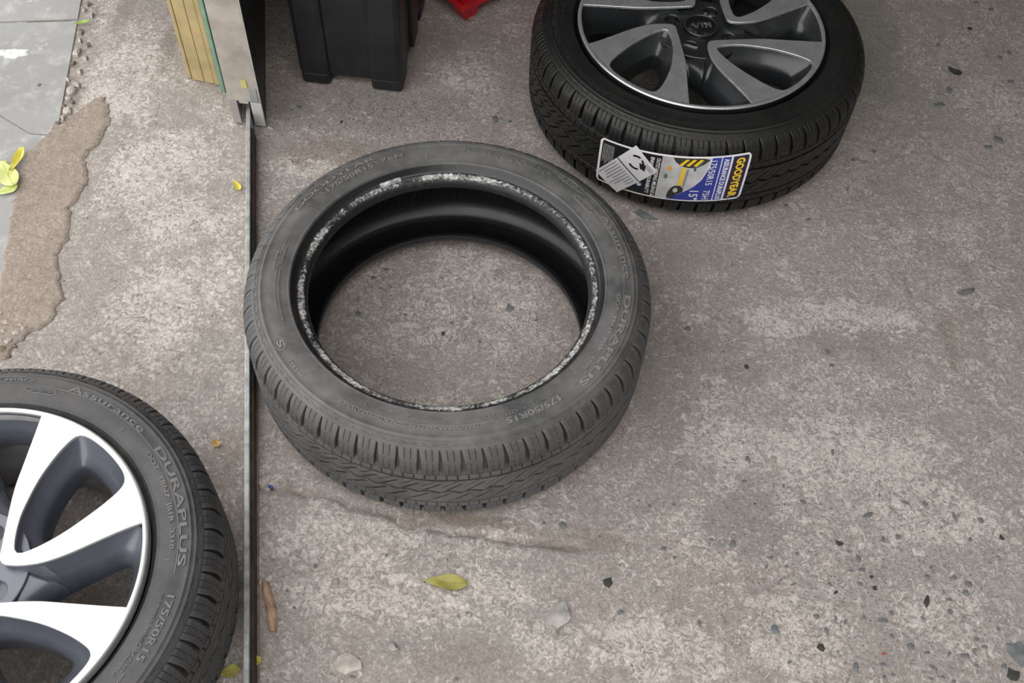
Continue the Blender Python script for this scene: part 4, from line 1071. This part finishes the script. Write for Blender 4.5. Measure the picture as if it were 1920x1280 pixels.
# ------------------------------------------------------------------ leaves, bark and small litter
def leaf_mat(name, ca, cb, edge):
    t = NT(name); n = t.noise(38, 4, .6, .4); e = t.noise(16, 3)
    c = t.mix(t.ramp(n, .35, .65), ca, cb); c = t.mix(t.math('MULTIPLY', t.ramp(e, .55, .7), .6), c, edge)
    return t.done(c, .5, 0, t.bump(t.noise(150, 3), .4, .0006), .35)
M['leaf_olive'] = leaf_mat('olive_yellow_leaf', (.27, .235, .055), (.33, .32, .09), (.18, .11, .03))
M['leaf_lime'] = leaf_mat('lime_leaf', (.50, .56, .17), (.58, .64, .27), (.55, .50, .22))
M['leaf_yellow'] = leaf_mat('yellow_leaf', (.52, .45, .05), (.60, .55, .12), (.45, .30, .06))
M['leaf_brown'] = leaf_mat('ochre_leaf', (.42, .25, .07), (.50, .33, .12), (.22, .12, .05))
M['leaf_green'] = leaf_mat('green_blade', (.25, .42, .06), (.36, .50, .12), (.40, .45, .15))
M['bark'] = plain('dry_bark', (.34, .225, .16), .85, 0, .35, 60, .002, 120)
def leaf(px0, px1, wpx, mat, label, curl=.10, fold=.12, z=.0006, stem=True, cat='leaf', group=None, droop=0., name='leaf', asym=0.):
    """leaf from base to tip given in photo pixels on the ground"""
    a = np.array(g(*px0)); b = np.array(g(*px1)); L = np.linalg.norm(b - a); ang = math.atan2(*(b - a)[::-1])
    sx = g(px0[0] + 1, px0[1])[0] - g(*px0)[0]; w = wpx * sx / 2
    n, mth = 15, 7; V = []
    for i in range(n):
        t = i / (n - 1); hw_ = w * (math.sin(PI * min(1, t * 1.0)) ** .62) * (1 - .18 * math.cos(PI * t)); 
        for j in range(mth):
            s = 2 * j / (mth - 1) - 1
            x = (t - .5) * L; y = s * hw_ * (1 + asym * s)
            V.append((x, y, curl * L * (2 * t - 1) ** 2 * .35 + abs(s) * hw_ * fold + .0012 * math.sin(t * 9 + s * 2) * (L / .06) + droop * t))
    zmin = min(v[2] for v in V); V = [(x, y, zz - zmin) for x, y, zz in V]
    root = empty(name, (*((a + b) / 2), z), ang); tag(root, label, cat, group)
    top = gridfaces(n, mth)
    V2 = V + [(x, y, zz + .00035) for x, y, zz in V]; nn = len(V)
    Fc = [tuple(f[::-1]) for f in top[:, ::-1]] + [tuple(int(k) + nn for k in f[::-1]) for f in top]
    obj('blade', mesh_py('blade', V2, [tuple(map(int, f)) for f in Fc], mat, True), root)
    Vs = []; Fs = []
    for i in range(n + (2 if stem else 0)):
        t = (i - (2 if stem else 0)) / (n - 1); x = (t - .5) * L; jj = max(0, min(n - 1, i - (2 if stem else 0))); zz = V[jj * mth + mth // 2][2] + .0005
        if t < 0: zz = max(.0004, zz * .6)
        ww = .0007 * (1.3 - t)
        Vs += [(x, -ww, zz), (x, ww, zz), (x, 0, zz + .0008)]
    for i in range(len(Vs) // 3 - 1):
        for k in range(3): Fs.append((3 * i + k, 3 * i + (k + 1) % 3, 3 * i + 3 + (k + 1) % 3, 3 * i + 3 + k))
    obj('midrib', mesh_py('midrib', Vs, Fs, mat), root)
    return root
leaf((800, 1090), (878, 1096), 30, M['leaf_olive'], 'olive yellow fallen leaf lying alone on the concrete below the loose tyre', .10, .30)
GL = 'fallen leaves on the grey paving tile'
leaf((6, 312), (30, 358), 36, M['leaf_lime'], 'large pale green fallen leaf on top of the leaf cluster on the tile', .2, .15, .0062, False, group=GL)
leaf((-4, 368), (36, 352), 24, M['leaf_lime'], 'pale green fallen leaf at the foot of the leaf cluster on the tile', .2, .2, .0036, False, group=GL)
leaf((22, 330), (48, 284), 18, M['leaf_yellow'], 'narrow yellow green fallen leaf curled against the mortar strip', .35, .5, .0050, True, group=GL)
leaf((-12, 316), (18, 310), 15, M['leaf_yellow'], 'small yellow fallen leaf beside the pale green ones on the tile', .3, .2, .0042, False, group=GL)
leaf((141, 49), (170, 43), 8, M['leaf_green'], 'thin bright green leaf sliver at the corner of two tiles', .3, .3, .0034, False)
leaf((440, 341), (451, 361), 12, M['leaf_yellow'], 'tiny crumpled yellow leaf beside the guide rail below the door', .5, .6, .0004, False)
leaf((400, 826), (411, 838), 15, M['leaf_brown'], 'small ochre leaf fragment between rail and bright alloy wheel', .4, .3, .0004, False)
leaf((412, 1266), (452, 1252), 24, M['leaf_olive'], 'olive yellow fallen leaf wedged under the bright wheel by the rail', .1, .2, .0004, False)
leaf((473, 1252), (489, 1232), 16, M['leaf_yellow'], 'small yellow fallen leaf tip against the inner side of the rail', .2, .3, .0028, False)
leaf((865, 30), (890, 38), 14, M['bark'], 'brown dry leaf scrap in front of the red crate foot', .2, .2, .0004, False)
leaf((1776, 130), (1802, 143), 14, M['chip'], 'dark shrivelled leaf on the concrete past the new tyre', .5, .4, .0004, False)

# strip of dry bark by the rail
a = [(498, 1092, 7), (501, 1110, 10), (505, 1130, 11), (509, 1142, 12), (511, 1160, 10), (512, 1185, 8)]
V = []; ox, oy = g(505, 1140)
for k, (px, py, w) in enumerate(a):
    x, y = g(px, py); dx = (g(px + 1, py)[0] - x) * w
    for j in range(5):
        s = j / 4 * 2 - 1; V.append((x - ox + s * dx, y - oy, .0005 + .006 * (1 - s * s) + .0015 * math.sin(k * 2 + j)))
n = len(V); V += [(x, y, max(0, z - .0015)) for x, y, z in V]
fc = gridfaces(len(a), 5); Fc = [tuple(map(int, f)) for f in fc] + [tuple(int(q) + n for q in f[::-1]) for f in fc]
ring = [0, 1, 2, 3, 4] + [9, 14, 19, 24, 29][0:5] + [28, 27, 26, 25] + [20, 15, 10, 5]
Fc += [(ring[i], ring[(i + 1) % len(ring)], ring[(i + 1) % len(ring)] + n, ring[i] + n) for i in range(len(ring))]
me = mesh_py('bark_strip', V, Fc, M['bark']); bm = bmesh.new(); bm.from_mesh(me); bmesh.ops.recalc_face_normals(bm, faces=bm.faces[:]); bm.to_mesh(me); bm.free()
tag(obj('bark_strip', me, None, None, (ox, oy, .0)), 'strip of dry brown bark lying beside the guide rail', 'bark')

def loose(px, py, rx, ry, h, mat, name, label, cat, seed, rot=0., group=None):
    x, y = g(px, py); dx = g(px + 1, py)[0] - x; dy = g(px, py - 1)[1] - y
    return tag(obj(name, stone_mesh(name, rx * dx, ry * dy, h, seed, rot, 10, mat, .62), None, None, (x, y, .0002)), label, cat, group)
loose(735, 1213, 12, 9, .006, M['stone_pale'], 'pebble', 'pale grey loose pebble on the concrete below the single leaf', 'pebble', 901)
loose(650, 1245, 34, 24, .0035, M['rubble'], 'stone_lump', 'flat pale stone lump half sunk in the concrete near the bark strip', 'stone', 902, -.5)
loose(1045, 1150, 28, 24, .0030, M['stone_pale'], 'mortar_lump', 'rough grey mortar lump with a hole on the open concrete', 'mortar', 903)
loose(507, 912, 6, 3, .0015, plain('blue_scrap', (.03, .06, .28), .5), 'plastic_scrap', 'tiny blue plastic scrap by the rail', 'scrap', 904, -.6)
loose(1657, 1225, 4, 3, .001, plain('red_scrap', (.45, .03, .03), .5), 'plastic_scrap', 'tiny red plastic scrap among dark stones', 'scrap', 905)
loose(507, 241, 6, 4, .004, M['rubble'], 'pebble', 'small crumb beside the foot of the sliding door', 'pebble', 906)
